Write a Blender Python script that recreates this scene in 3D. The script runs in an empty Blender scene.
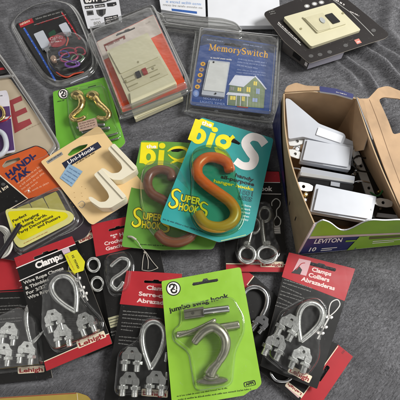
import bpy, bmesh, math, random
import numpy as np
from mathutils import Vector, geometry
random.seed(7)
S = bpy.context.scene
COL = S.collection
MM = 0.001

# ---------------------------------------------------------------- camera, world, lamps, exposure
TILT = math.radians(22); DIST = 0.40; F = 400.0
cam_d = bpy.data.cameras.new('camera'); cam = bpy.data.objects.new('camera', cam_d); COL.objects.link(cam)
cam.location = (0, -DIST*math.sin(TILT), DIST*math.cos(TILT)); cam.rotation_euler = (TILT, 0, 0)
cam_d.sensor_width = 36; cam_d.lens = 36*F/400; cam_d.clip_start = 0.01; cam_d.clip_end = 20
S.camera = cam

W = bpy.data.worlds.new('World'); S.world = W; W.use_nodes = True
nt = W.node_tree; nt.nodes.clear()
wo = nt.nodes.new('ShaderNodeOutputWorld'); bg = nt.nodes.new('ShaderNodeBackground')
tc = nt.nodes.new('ShaderNodeTexCoord'); nz = nt.nodes.new('ShaderNodeTexNoise'); cr = nt.nodes.new('ShaderNodeValToRGB')
nz.inputs['Scale'].default_value = 1.6; nz.inputs['Detail'].default_value = 1.5
nt.links.new(tc.outputs['Generated'], nz.inputs['Vector']); nt.links.new(nz.outputs['Fac'], cr.inputs['Fac'])
cr.color_ramp.elements[0].position = 0.38; cr.color_ramp.elements[0].color = (0.06, 0.057, 0.055, 1)
cr.color_ramp.elements[1].position = 0.66; cr.color_ramp.elements[1].color = (1.25, 1.22, 1.18, 1)
nt.links.new(cr.outputs['Color'], bg.inputs['Color']); bg.inputs['Strength'].default_value = 0.96
nt.links.new(bg.outputs[0], wo.inputs[0])

def area(name, loc, target, size, power, color):
    l = bpy.data.lights.new(name, 'AREA'); l.shape = 'DISK'; l.size = size; l.energy = power; l.color = color
    o = bpy.data.objects.new(name, l); COL.objects.link(o); o.location = loc
    o.rotation_euler = (Vector(target)-Vector(loc)).to_track_quat('-Z', 'Y').to_euler()
area('window_light', (0.70, 0.18, 0.76), (0.04, -0.02, 0), 0.42, 12.5, (1.0, 0.99, 0.975))
S.view_settings.view_transform = 'Standard'; S.view_settings.look = 'None'
S.view_settings.exposure = 0.0; S.view_settings.gamma = 1.0

# ---------------------------------------------------------------- projection of photo pixels on planes
CAM = Vector(cam.location)
_f = Vector((0, math.sin(TILT), -math.cos(TILT))); _u = Vector((0, math.cos(TILT), math.sin(TILT))); _r = Vector((1, 0, 0))
def ray(px, py): return _f*F + _r*(px-200) + _u*(200-py)
def G(px, py, z=0.0):
    d = ray(px, py); t = (z*MM-CAM.z)/d.z
    return CAM + d*t
class Plane:
    n = 0
    def __init__(s, z=None, pts=None, amp=0.7, lam=0.11):
        if pts:
            A = []; B = []
            for (x, y, h) in pts:
                p = G(x, y, h); A.append([1, p.x, p.y]); B.append(p.z)
            s.a, s.b, s.c = [float(v) for v in np.linalg.lstsq(np.array(A), np.array(B), rcond=None)[0]]
        else: s.a, s.b, s.c = z*MM, 0.0, 0.0
        Plane.n += 1; rr = random.Random(Plane.n*13)
        s.amp = 1.35*amp*MM; s.k = 2*math.pi/lam; s.p = [rr.uniform(0, 6.28) for _ in range(3)]; s.th = rr.uniform(0, 3.14)
    def at(s, px, py, h=0.0):
        d = ray(px, py)
        t = (s.a + h*MM + s.b*CAM.x + s.c*CAM.y - CAM.z)/(d.z - s.b*d.x - s.c*d.y)
        return CAM + d*t
    def warp(s, x, y):
        u = x*math.cos(s.th)+y*math.sin(s.th); v = -x*math.sin(s.th)+y*math.cos(s.th)
        return s.amp*(math.sin(s.k*u+s.p[0])+0.5*math.sin(1.7*s.k*v+s.p[1]))

# ---------------------------------------------------------------- materials
def lin(h):
    h = h.lstrip('#'); o = []
    for i in (0, 2, 4):
        c = int(h[i:i+2], 16)/255
        o.append(c/12.92 if c <= .04045 else ((c+.055)/1.055)**2.4)
    return (*o, 1)
MATS = {}
def mat(name, hexc, rough=.5, metal=0, coat=0, var=.08, vscale=60, bump=.0, bscale=400, sheen=0, trans=0, spec=.5, scuff=True):
    if name in MATS: return MATS[name]
    m = bpy.data.materials.new(name); m.use_nodes = True; n = m.node_tree.nodes; L = m.node_tree.links
    b = n['Principled BSDF']; c = lin(hexc)
    b.inputs['Roughness'].default_value = rough; b.inputs['Metallic'].default_value = metal
    b.inputs['Coat Weight'].default_value = coat; b.inputs['Coat Roughness'].default_value = .12
    b.inputs['Specular IOR Level'].default_value = spec
    if sheen: b.inputs['Sheen Weight'].default_value = sheen
    t = n.new('ShaderNodeTexCoord'); nzz = n.new('ShaderNodeTexNoise'); nzz.inputs['Scale'].default_value = vscale; nzz.inputs['Detail'].default_value = 6
    L.new(t.outputs['Object'], nzz.inputs['Vector'])
    mr = n.new('ShaderNodeMapRange'); mr.inputs['From Min'].default_value = .3; mr.inputs['From Max'].default_value = .7
    mr.inputs['To Min'].default_value = 1-var; mr.inputs['To Max'].default_value = 1+var
    L.new(nzz.outputs['Fac'], mr.inputs['Value'])
    mx = n.new('ShaderNodeMix'); mx.data_type = 'RGBA'; mx.blend_type = 'MULTIPLY'; mx.inputs['Factor'].default_value = 1
    mx.inputs['A'].default_value = c; L.new(mr.outputs['Result'], mx.inputs['B']); L.new(mx.outputs['Result'], b.inputs['Base Color'])
    if rough < .56 and not metal and scuff and 'print' in name+'print' and (name.endswith('card') or name.endswith('print') or name.endswith('sticker')):
        n3 = n.new('ShaderNodeTexNoise'); n3.inputs['Scale'].default_value = 260; n3.inputs['Detail'].default_value = 9; n3.inputs['Roughness'].default_value = .72; n3.inputs['Distortion'].default_value = 1.2
        L.new(t.outputs['Object'], n3.inputs['Vector']); r3 = n.new('ShaderNodeMapRange'); r3.inputs['From Min'].default_value = .63; r3.inputs['From Max'].default_value = .76; r3.inputs['To Max'].default_value = .45
        L.new(n3.outputs['Fac'], r3.inputs['Value']); m3 = n.new('ShaderNodeMix'); m3.data_type = 'RGBA'; L.new(r3.outputs['Result'], m3.inputs['Factor'])
        L.new(mx.outputs['Result'], m3.inputs['A']); m3.inputs['B'].default_value = (.42, .40, .37, 1); L.new(m3.outputs['Result'], b.inputs['Base Color'])
        r4 = n.new('ShaderNodeMapRange'); r4.inputs['To Min'].default_value = rough-.16; r4.inputs['To Max'].default_value = rough+.16; L.new(nzz.outputs['Fac'], r4.inputs['Value']); L.new(r4.outputs['Result'], b.inputs['Roughness'])
    if bump:
        n2 = n.new('ShaderNodeTexNoise'); n2.inputs['Scale'].default_value = bscale; n2.inputs['Detail'].default_value = 3
        L.new(t.outputs['Object'], n2.inputs['Vector']); bp = n.new('ShaderNodeBump'); bp.inputs['Strength'].default_value = bump; bp.inputs['Distance'].default_value = .0004
        L.new(n2.outputs['Fac'], bp.inputs['Height']); L.new(bp.outputs[0], b.inputs['Normal'])
    MATS[name] = m; return m
def clear(name, tint='#f4f6f6', base=.05, gain=.75, power=2.5, rough=.06, milky=0.0):
    if name in MATS: return MATS[name]
    m = bpy.data.materials.new(name); m.use_nodes = True; n = m.node_tree.nodes; L = m.node_tree.links; n.clear()
    o = n.new('ShaderNodeOutputMaterial'); tr = n.new('ShaderNodeBsdfTransparent'); gl = n.new('ShaderNodeBsdfGlossy')
    tr.inputs['Color'].default_value = lin(tint); gl.inputs['Roughness'].default_value = rough; gl.inputs['Color'].default_value = (.9, .9, .9, 1)
    lw = n.new('ShaderNodeLayerWeight'); lw.inputs['Blend'].default_value = .5
    pw = n.new('ShaderNodeMath'); pw.operation = 'POWER'; pw.inputs[1].default_value = power; L.new(lw.outputs['Facing'], pw.inputs[0])
    ma = n.new('ShaderNodeMath'); ma.operation = 'MULTIPLY_ADD'; ma.inputs[1].default_value = gain; ma.inputs[2].default_value = base; L.new(pw.outputs[0], ma.inputs[0])
    mx = n.new('ShaderNodeMixShader'); L.new(ma.outputs[0], mx.inputs[0]); L.new(tr.outputs[0], mx.inputs[1]); L.new(gl.outputs[0], mx.inputs[2])
    nn = n.new('ShaderNodeTexNoise'); nn.inputs['Scale'].default_value = 75; nn.inputs['Detail'].default_value = 2
    t = n.new('ShaderNodeTexCoord'); L.new(t.outputs['Object'], nn.inputs['Vector'])
    bp = n.new('ShaderNodeBump'); bp.inputs['Strength'].default_value = .7; bp.inputs['Distance'].default_value = .0010
    L.new(nn.outputs['Fac'], bp.inputs['Height']); L.new(bp.outputs[0], gl.inputs['Normal'])
    last = mx
    if milky:
        df = n.new('ShaderNodeBsdfDiffuse'); df.inputs['Color'].default_value = (.62, .62, .6, 1)
        m2 = n.new('ShaderNodeMixShader'); m2.inputs[0].default_value = milky; L.new(mx.outputs[0], m2.inputs[1]); L.new(df.outputs[0], m2.inputs[2]); last = m2
    L.new(last.outputs[0], o.inputs[0])
    MATS[name] = m; return m
CLEAR = clear('clear_blister_plastic', '#f8f9f9', .085, .75, 2.3, .09, .012)
RIMC = clear('clear_rim_plastic', '#e2e4e2', .10, .85, 1.5, .12, .10)
FOG = clear('cloudy_plastic', '#cfcac8', .10, .6, 1.5, .2, .28)
BLACK = mat('black_card_print', '#121110', .5, coat=.12, var=.2, spec=.3)
RED = mat('red_card_print', '#aa242c', .5, coat=.08, spec=.35)
WHITE = mat('white_print', '#efe9e4', .5)
CREAM = mat('cream_print', '#e2d3b8', .5)
PAPER = mat('white_paper', '#d6d8dc', .6, var=.03)
CARDEDGE = mat('card_core', '#b8b0a2', .7)
INK = mat('black_ink', '#121110', .45)
ZINC = mat('zinc_metal', '#e2e3df', .22, metal=.9, var=.14, vscale=260, bump=.3, bscale=420)
ZINCD = mat('dull_zinc_metal', '#8f8f88', .34, metal=.9, var=.2, vscale=300, bump=.3, bscale=600)
GOLD = mat('polished_brass', '#ead08a', .2, metal=1, var=.1, vscale=200, bump=.1)
STEEL = mat('bright_steel', '#c9cacb', .2, metal=1, var=.08, vscale=250)
GREYPR = mat('grey_print', '#8d8c88', .5)
DKGREY = mat('dark_grey_print', '#4b4a49', .5)
KRAFT = mat('brown_cardboard', '#a88b6b', .8, var=.2, vscale=45, bump=.3, bscale=250)
IVORY = mat('ivory_plastic', '#c8c3a4', .35, coat=.1, var=.03)
WPLAS = mat('white_switch_plastic', '#b4b8bf', .36, var=.04, spec=.4)

# ---------------------------------------------------------------- mesh builder
def catmull(pts, n=6, closed=False):
    P = [Vector(p) for p in pts]; N = len(P); out = []
    rng = range(N if closed else N-1)
    for i in rng:
        g = (lambda j: P[j % N]) if closed else (lambda j: P[max(0, min(N-1, j))])
        p0, p1, p2, p3 = g(i-1), g(i), g(i+1), g(i+2)
        for k in range(n):
            t = k/n
            out.append(.5*((2*p1)+(p2-p0)*t+(2*p0-5*p1+4*p2-p3)*t*t+(3*p1-p0-3*p2+p3)*t**3))
    if not closed: out.append(P[-1])
    return out
def rpoly(pts, r=2.0, n=5):
    out = []; N = len(pts)
    for i in range(N):
        p = Vector(pts[i][:2]); ri = pts[i][2] if len(pts[i]) > 2 else r
        a = Vector(pts[i-1][:2]); b = Vector(pts[(i+1) % N][:2])
        da = (a-p); db = (b-p); ra = min(ri, da.length*.48); rb = min(ri, db.length*.48)
        A = p+da.normalized()*ra; B = p+db.normalized()*rb
        if ri <= 0.01: out.append((p.x, p.y)); continue
        for k in range(n+1):
            t = k/n; q = A*(1-t)**2+p*2*t*(1-t)+B*t*t; out.append((q.x, q.y))
    return out
def ellipse(cx, cy, rx, ry=None, rot=0, n=28):
    ry = rx if ry is None else ry; c, s = math.cos(math.radians(rot)), math.sin(math.radians(rot)); o = []
    for i in range(n):
        a = 2*math.pi*i/n; x, y = rx*math.cos(a), ry*math.sin(a); o.append((cx+x*c-y*s, cy+x*s+y*c))
    return o
_TX = {}
def textmesh(s, bold, shear):
    k = (s, bold, shear)
    if k in _TX: return _TX[k]
    cu = bpy.data.curves.new('tmp', 'FONT'); cu.body = s; cu.size = 1; cu.offset = bold; cu.shear = shear; cu.resolution_u = 3; cu.fill_mode = 'FRONT'
    ob = bpy.data.objects.new('tmp', cu); COL.objects.link(ob)
    dg = bpy.context.evaluated_depsgraph_get(); me = ob.evaluated_get(dg).to_mesh()
    V = [(v.co.x, v.co.y) for v in me.vertices]; Fc = [tuple(p.vertices) for p in me.polygons]
    ob.evaluated_get(dg).to_mesh_clear(); bpy.data.objects.remove(ob); bpy.data.curves.remove(cu)
    _TX[k] = (V, Fc); return V, Fc
class MB:
    def __init__(s): s.v = []; s.f = []; s.m = []; s.sm = []; s.ms = []
    def mi(s, m):
        if m not in s.ms: s.ms.append(m)
        return s.ms.index(m)
    def add(s, V, Fc, m, smooth=False):
        b = len(s.v); s.v += [Vector(v) for v in V]; i = s.mi(m)
        for f in Fc: s.f.append(tuple(b+j for j in f)); s.m.append(i); s.sm.append(smooth)
    def up(s, V, Fc):   # orient flat faces upward
        o = []
        for f in Fc:
            a, b, c = V[f[0]], V[f[1]], V[f[2]]
            z = (b.x-a.x)*(c.y-a.y)-(b.y-a.y)*(c.x-a.x)
            if len(f) > 3:
                z = sum(V[f[i]].x*V[f[(i+1) % len(f)]].y-V[f[(i+1) % len(f)]].x*V[f[i]].y for i in range(len(f)))
            o.append(f if z > 0 else tuple(reversed(f)))
        return o
    def poly(s, pts, pl, h, m, holes=()):
        loops = [[pl.at(x, y, h) for x, y in [p[:2] for p in pts]]]+[[pl.at(x, y, h) for x, y in hh] for hh in holes]
        V = [v for l in loops for v in l]
        T = geometry.tessellate_polygon([[Vector((v.x, v.y, 0)) for v in l] for l in loops])
        s.add(V, s.up(V, [tuple(t) for t in T]), m)
    def slab(s, pts, pl, h0, h1, m, holes=(), side=None):
        s.poly(pts, pl, h1, m, holes); s.poly(pts, pl, h0, side or m, holes)
        for L in [pts]+list(holes):
            n = len(L); A = [pl.at(p[0], p[1], h1) for p in L]
            B = [a-Vector((0, 0, (h1-h0)*MM)) for a in A]
            s.add(A+B, [(i, (i+1) % n, n+(i+1) % n, n+i) for i in range(n)], side or m)
        # bottom lies straight below the top
        return s
    def text(s, t, pl, A, B, hp, m, h=.16, bold=.0, shear=0):
        V, Fc = textmesh(t, bold, shear)
        if not V: return
        x0 = min(v[0] for v in V); x1 = max(v[0] for v in V); w = max(x1-x0, 1e-6)
        A = Vector(A); B = Vector(B); d = B-A; u = Vector((d.y, -d.x)).normalized()*hp
        P = []
        for x, y in V:
            q = A+d*((x-x0)/w)+u*(y/.70); P.append(pl.at(q.x, q.y, h))
        s.add(P, s.up(P, Fc), m)
    def greek(s, pl, A, B, hp, m, h=.16, seed=0, fill=.85):
        R = random.Random(seed+int(A[0]*7+A[1]*3)); A = Vector(A); B = Vector(B); L = (B-A).length
        d = (B-A)/L; u = Vector((d.y, -d.x)); x = 0
        while x < L*.99:
            nl = R.randint(2, 7)
            for _ in range(nl):
                w = hp*R.choice((.35, .5, .6, .6)); hh = hp*R.choice((.66, .66, .66, 1)); y0 = 0
                if x+w > L: break
                k = R.random(); st = hp*.2
                if k < .5:   # o / n like: two stems and a bar
                    rects = [(x, y0, st*.8, hh), (x+w-st*.8, y0, st*.8, hp*.66), (x+st*.8, hp*.5, w-1.6*st, st*.8)]
                elif k < .8: rects = [(x, y0, st, hh), (x+st, y0, w-st, st*.8), (x+st, hp*.5, w-st, st*.7)]
                else: rects = [(x, y0, st, hh)]; w = st
                for (a, b, cw, ch) in rects:
                    if cw <= 0: continue
                    Q = [A+d*a+u*b, A+d*(a+cw)+u*b, A+d*(a+cw)+u*(b+ch), A+d*a+u*(b+ch)]
                    P = [pl.at(q.x, q.y, h) for q in Q]; s.add(P, s.up(P, [(0, 1, 2, 3)]), m)
                x += w+hp*.18
            x += hp*.45
    def stroke(s, pts, w, pl, h, m, smooth=True, closed=False, n=6):
        P = [Vector((p[0], p[1], 0)) for p in pts]; W = [p[2] if len(p) > 2 else w for p in pts]
        if smooth:
            Q = catmull([(p.x, p.y, wv) for p, wv in zip(P, W)], n, closed)
        else: Q = [Vector((p.x, p.y, wv)) for p, wv in zip(P, W)]
        N = len(Q); L = []; Rr = []
        for i in range(N):
            a = Q[(i-1) % N] if closed else Q[max(0, i-1)]; b = Q[(i+1) % N] if closed else Q[min(N-1, i+1)]
            t = Vector((b.x-a.x, b.y-a.y)); t = t.normalized() if t.length > 0 else Vector((1, 0)); nn = Vector((-t.y, t.x))*Q[i].z/2
            L.append(pl.at(Q[i].x+nn.x, Q[i].y+nn.y, h)); Rr.append(pl.at(Q[i].x-nn.x, Q[i].y-nn.y, h))
        V = L+Rr; K = N if closed else N-1
        s.add(V, s.up(V, [(i, (i+1) % N, N+(i+1) % N, N+i) for i in range(K)]), m)
    def tube(s, pts, r, m, seg=12, closed=False, flat=1.0, caps=True, smooth=True):
        P = [Vector(p) for p in pts]; N = len(P); R = r if isinstance(r, (list, tuple)) else [r]*N
        V = []; prev = None
        for i in range(N):
            a = P[(i-1) % N] if closed else P[max(0, i-1)]; b = P[(i+1) % N] if closed else P[min(N-1, i+1)]
            t = (b-a); t = t.normalized() if t.length > 0 else Vector((1, 0, 0))
            up = Vector((0, 0, 1)) if abs(t.z) < .92 else Vector((0, 1, 0))
            if prev is not None and abs(t.z) >= .8: up = prev
            x = t.cross(up).normalized(); y = x.cross(t).normalized(); prev = y
            for k in range(seg):
                g = 2*math.pi*k/seg; V.append(P[i]+(x*math.cos(g)+y*math.sin(g)*flat)*R[i]*MM)
        Fc = []
        for i in range(N if closed else N-1):
            j = (i+1) % N
            for k in range(seg):
                k2 = (k+1) % seg; Fc.append((i*seg+k, i*seg+k2, j*seg+k2, j*seg+k))
        if caps and not closed: Fc += [tuple(reversed(range(seg))), tuple((N-1)*seg+k for k in range(seg))]
        s.add(V, Fc, m, smooth)
    def ptube(s, path, pl, r, m, n=6, closed=False, round_end=True, **kw):
        P = catmull([pl.at(p[0], p[1], p[2] if len(p) > 2 else r) for p in path], n, closed)
        R = [r]*len(P) if not isinstance(r, list) else r
        if round_end and not closed and len(P) > 4:
            R = list(R); R[0] *= .55; R[-1] *= .55; R[1] *= .92; R[-2] *= .92
        s.tube(P, R, m, closed=closed, **kw)
    def dome(s, pts, pl, prof, m, cap=True, smooth=True, step=1.6, h_at=0):
        W0 = [pl.at(p[0], p[1], h_at)-Vector((0, 0, h_at*MM)) for p in pts]
        Q = []; n = len(W0)
        for i in range(n):
            a, b = W0[i], W0[(i+1) % n]; L = (b-a).length; k = max(1, int(L/(step*MM)))
            for j in range(k): Q.append(a.lerp(b, j/k))
        n = len(Q); ar = sum(Q[i].x*Q[(i+1) % n].y-Q[(i+1) % n].x*Q[i].y for i in range(n))
        if ar < 0: Q.reverse()
        N = []
        for i in range(n):
            t = Q[(i+1) % n]-Q[i-1]; N.append(Vector((-t.y, t.x, 0)).normalized())
        V = []
        for (ins, h) in prof: V += [Q[i]+N[i]*ins*MM+Vector((0, 0, h*MM)) for i in range(n)]
        Fc = []
        for r in range(len(prof)-1):
            for i in range(n): j = (i+1) % n; Fc.append((r*n+i, r*n+j, (r+1)*n+j, (r+1)*n+i))
        s.add(V, Fc, m, smooth)
        if cap:
            T = V[-n:]; tt = geometry.tessellate_polygon([[Vector((v.x, v.y, 0)) for v in T]])
            s.add(T, s.up(T, [tuple(t) for t in tt]), m)
    def quad(s, P, m): s.add(P, [tuple(range(len(P)))], m)
    def plate3(s, P, th, m, m2=None):   # thick sheet from 3D corner list, offset along normal by th mm
        P = [Vector(p) for p in P]; nn = (P[1]-P[0]).cross(P[2]-P[0]).normalized()*th*MM; n = len(P); Q = [p-nn for p in P]
        s.add(P, [tuple(range(n))], m); s.add(Q, [tuple(reversed(range(n)))], m2 or m)
        s.add(P+Q, [(i, n+i, n+(i+1) % n, (i+1) % n) for i in range(n)], CARDEDGE if m2 else m)
    def build(s, name, parent=None, warp=None, cut=0, bevel=0, label=None):
        bm = bmesh.new(); vs = [bm.verts.new(v) for v in s.v]
        for f, mi_, sm in zip(s.f, s.m, s.sm):
            if len(set(f)) < 3: continue
            try: q = bm.faces.new([vs[i] for i in f])
            except ValueError: continue
            q.material_index = mi_; q.smooth = sm
        if cut:
            g = cut*MM
            for ax in (0, 1):
                lo = min(v.co[ax] for v in bm.verts); hi = max(v.co[ax] for v in bm.verts)
                k = math.ceil(lo/g)
                while k*g < hi:
                    co = Vector((0, 0, 0)); co[ax] = k*g; no = Vector((0, 0, 0)); no[ax] = 1
                    bmesh.ops.bisect_plane(bm, geom=bm.verts[:]+bm.edges[:]+bm.faces[:], dist=1e-7, plane_co=co, plane_no=no); k += 1
        if warp:
            for v in bm.verts: v.co.z += warp.warp(v.co.x, v.co.y)
        base = Vector((0, 0, 0)); p = parent
        while p is not None: base += p.location; p = p.parent
        o = None
        if parent is None:
            xs = [v.co for v in bm.verts]; base = Vector((sum(v.x for v in xs)/len(xs), sum(v.y for v in xs)/len(xs), min(v.z for v in xs)))
        for v in bm.verts: v.co -= base
        me = bpy.data.meshes.new(name); bm.to_mesh(me); bm.free()
        for m in s.ms: me.materials.append(m)
        o = bpy.data.objects.new(name, me); COL.objects.link(o)
        if parent: o.parent = parent
        else: o.location = base
        if bevel:
            b = o.modifiers.new('bevel', 'BEVEL'); b.width = bevel*MM; b.segments = 2; b.limit_method = 'ANGLE'; b.angle_limit = math.radians(35)
        if label: o['label'] = label
        return o
def thing(name, label, cat, px, py, z=0, group=None):
    o = bpy.data.objects.new(name, None); COL.objects.link(o); o.location = G(px, py, z); o.empty_display_size = .01
    o['label'] = label; o['category'] = cat
    if group: o['group'] = group
    return o
def tag(o, label, cat, group=None):
    o['label'] = label; o['category'] = cat
    if group: o['group'] = group
    return o
BL = lambda H, e=1.2: [(-1.8, .35), (0, .45), (.25, H*.35), (.5, H*.7), (.5+e*.4, H*.9), (.5+e, H)]
def blister(pl, pts, H, t, e=1.5, name='blister', m=None, r=5):
    b = MB(); b.dome(rpoly(pts, r), pl, BL(H, e), m or CLEAR); return b.build(name, t, warp=pl)
def xf(c, ang, sc):
    ca, sa = math.cos(math.radians(ang)), math.sin(math.radians(ang))
    return lambda x, y: (c[0]+(x*ca-y*sa)*sc, c[1]+(x*sa+y*ca)*sc)   # y down like pixels

SERIF = {  # width, strokes (list of (x, y, w)), slab serifs (x0, x1, y)
 'M': (1.05, [[(.16, 0, .06), (.16, 1, .06)], [(.18, 1, .15), (.52, .12, .15)], [(.52, .08, .07), (.86, 1, .07)], [(.88, 1, .17), (.88, 0, .17)]], [(0, .3, 0), (.72, 1.05, 0), (0, .24, 1), (.82, 1.05, 1)]),
 'e': (.56, [[(.08, .36, .06), (.5, .4, .06), (.44, .6, .09), (.28, .68, .08), (.09, .52, .14), (.08, .28, .16), (.2, .04, .11), (.36, .03, .08), (.52, .16, .05)]], []),
 'm': (.98, [[(.16, 0, .15), (.16, .66, .15)], [(.18, .5, .07), (.36, .67, .11), (.48, .52, .15), (.48, 0, .15)], [(.5, .5, .07), (.68, .67, .11), (.8, .52, .15), (.8, 0, .15)]], [(.02, .3, 0), (.36, .6, 0), (.68, .94, 0), (.02, .16, .68)]),
 'o': (.6, [[(.28, .68, .07), (.08, .5, .13), (.06, .34, .16), (.1, .14, .13), (.28, 0, .07), (.46, .14, .13), (.5, .34, .16), (.46, .54, .13), (.28, .68, .07)]], []),
 'r': (.48, [[(.16, 0, .15), (.16, .66, .15)], [(.18, .46, .06), (.3, .65, .1), (.42, .6, .16)]], [(.02, .32, 0), (.02, .16, .68)]),
 'y': (.6, [[(.1, .68, .15), (.32, .08, .15)], [(.54, .68, .06), (.3, 0, .07), (.2, -.24, .1), (.06, -.24, .14)]], [(0, .24, .68), (.42, .62, .68)]),
 'S': (.66, [[(.56, .72, .05), (.52, .92, .08), (.32, 1.0, .09), (.1, .84, .14), (.14, .62, .17), (.36, .5, .19), (.54, .34, .17), (.52, .12, .13), (.3, 0, .08), (.1, .06, .08), (.06, .28, .05)]], []),
 'w': (.9, [[(.1, .68, .15), (.28, .02, .13)], [(.46, .62, .06), (.28, .02, .06)], [(.42, .68, .15), (.6, .02, .13)], [(.84, .68, .06), (.6, .02, .06)]], [(0, .22, .68), (.34, .54, .68), (.72, .92, .68)]),
 'i': (.32, [[(.16, 0, .15), (.16, .66, .15)], [(.15, .88, .17), (.17, .96, .17)]], [(.02, .3, 0), (.02, .16, .68)]),
 't': (.4, [[(.18, .9, .06), (.17, .6, .14), (.17, .16, .14), (.24, .02, .1), (.38, .06, .05)]], [(.02, .36, .66)]),
 'c': (.54, [[(.48, .54, .15), (.34, .67, .09), (.12, .56, .12), (.07, .34, .16), (.14, .1, .13), (.3, .01, .09), (.5, .14, .05)]], []),
 'h': (.66, [[(.16, 0, .15), (.16, 1.02, .15)], [(.18, .48, .07), (.36, .67, .11), (.5, .52, .15), (.5, 0, .15)]], [(.02, .3, 0), (.38, .62, 0), (.02, .16, 1.03)])}
def serif_text(mb, s_, pl, A, B, hp, m, h):
    tot = sum(SERIF[c][0] for c in s_)+.06*(len(s_)-1); A = Vector(A); B = Vector(B); d = (B-A)/tot; u = Vector((d.y, -d.x)).normalized()*hp; L = d.length; x = 0; lvl = 0
    for c in s_:
        w, st, se = SERIF[c]; Q = lambda a, b_: (A+d*(x+a)+u*b_)
        for k in st:
            mb.stroke([(Q(a, b_).x, Q(a, b_).y, ww*L*1.12) for a, b_, ww in k], 1, pl, h+.02*(lvl % 3), m, smooth=len(k) > 2, n=5); lvl += 1
        for (a, b2, yy) in se: mb.stroke([(*Q(a, yy), ), (*Q(b2, yy), )], hp*.075, pl, h+.06, m, smooth=False)
        x += w+.06
# ---------------------------------------------------------------- blanket
def blanket():
    n = 1100; half = .30
    xs = np.linspace(-half, half, n); ys = np.linspace(-half+.03, half+.03, n); X, Y = np.meshgrid(xs, ys)
    Z = np.zeros_like(X)
    def ridge(pts, w, h):
        nonlocal Z
        P = [G(*p) for p in pts]; best = np.full_like(X, 9.)
        for a, b in zip(P[:-1], P[1:]):
            dx, dy = b.x-a.x, b.y-a.y; L2 = dx*dx+dy*dy; t = np.clip(((X-a.x)*dx+(Y-a.y)*dy)/L2, 0, 1)
            best = np.minimum(best, np.hypot(X-a.x-t*dx, Y-a.y-t*dy))
        Z += h*MM*np.exp(-(best/(w*MM))**2)
    ridge([(346, 58), (368, 74), (384, 100)], 4, 6.5); ridge([(358, 46), (384, 62), (406, 88)], 4.5, 8); ridge([(374, 44), (392, 54), (412, 70)], 4, 6)
    ridge([(392, 10), (388, 30), (410, 60)], 8, 8); ridge([(338, 62), (350, 72), (360, 84)], 4, 3)
    ridge([(376, -10), (398, 5), (420, 30)], 8, 5)
    ridge([(8, 10), (30, 3), (45, -6)], 6, 4); ridge([(14, 73), (32, 79), (44, 90), (48, 104)], 4, 3)
    ridge([(22, 60), (14, 40), (2, 22)], 7, 4); ridge([(26, 96), (40, 118), (50, 138)], 4, 2)
    ridge([(168, 60), (186, 68)], 7, 3)
    ridge([(132, 130), (160, 126), (188, 116)], 5, 3)
    ridge([(325, 300), (345, 330), (380, 345)], 16, 3); ridge([(360, 270), (400, 290)], 14, 3); ridge([(340, 390), (380, 375), (410, 380)], 14, 2.5)
    ridge([(60, 380), (85, 370), (104, 374)], 6, 3); ridge([(60, 365), (95, 356)], 4, 2); ridge([(0, 386), (50, 384)], 4, 3)
    rng = np.random.default_rng(3)
    fx = np.fft.fftfreq(n, d=(2*half)/n); FX, FY = np.meshgrid(fx, fx); K = np.hypot(FX, FY)+1e-6
    def band(k0, bw, aniso=None):
        r = np.fft.fft2(rng.standard_normal((n, n))); kk = K if aniso is None else np.hypot(FX*aniso[0]+FY*aniso[1], (FY*aniso[0]-FX*aniso[1])*aniso[2])
        f = np.real(np.fft.ifft2(r*np.exp(-((np.log(kk+1e-6)-math.log(k0))/bw)**2))); return f/f.std()
    Z += .5*MM*band(14, .6)+.10*MM*band(80, .5)
    pile = band(420, .45, (.8, .6, 1.5))*(.6+.4*np.clip(band(25, .5), -1, 1.5)); Z += .19*MM*pile
    V = np.stack([X, Y, Z], -1).reshape(-1, 3)
    me = bpy.data.meshes.new('blanket'); me.vertices.add(n*n); me.vertices.foreach_set('co', V.ravel().astype(np.float32))
    idx = np.arange(n*n).reshape(n, n); q = np.stack([idx[:-1, :-1], idx[:-1, 1:], idx[1:, 1:], idx[1:, :-1]], -1).reshape(-1, 4)
    me.loops.add(q.size); me.loops.foreach_set('vertex_index', q.ravel().astype(np.int32))
    me.polygons.add(len(q)); me.polygons.foreach_set('loop_start', np.arange(0, q.size, 4, dtype=np.int32))
    me.polygons.foreach_set('use_smooth', np.ones(len(q), dtype=bool)); me.update(); me.validate()
    m = mat('grey_plush', '#757578', .95, var=.20, vscale=380, bump=.8, bscale=1700, sheen=.35, spec=.1)
    me.materials.append(m)
    o = bpy.data.objects.new('blanket', me); COL.objects.link(o); o.location.z = -.0030; o['kind'] = 'structure'; o['label'] = 'rumpled grey plush blanket under all the packages'
    md = o.modifiers.new('pile', 'PARTICLE_SYSTEM'); ps = md.particle_system.settings
    ps.type = 'HAIR'; ps.count = 520000; ps.hair_length = 1.5*MM; ps.hair_step = 2; ps.render_step = 2; ps.display_step = 1
    ps.emit_from = 'FACE'; ps.use_emit_random = True; ps.use_advanced_hair = True
    ps.normal_factor = .00055; ps.object_align_factor = (-.00062, -.00046, 0); ps.factor_random = .00066
    ps.root_radius = .13; ps.tip_radius = .05; ps.radius_scale = .001; ps.display_percentage = 1
blanket()

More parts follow.
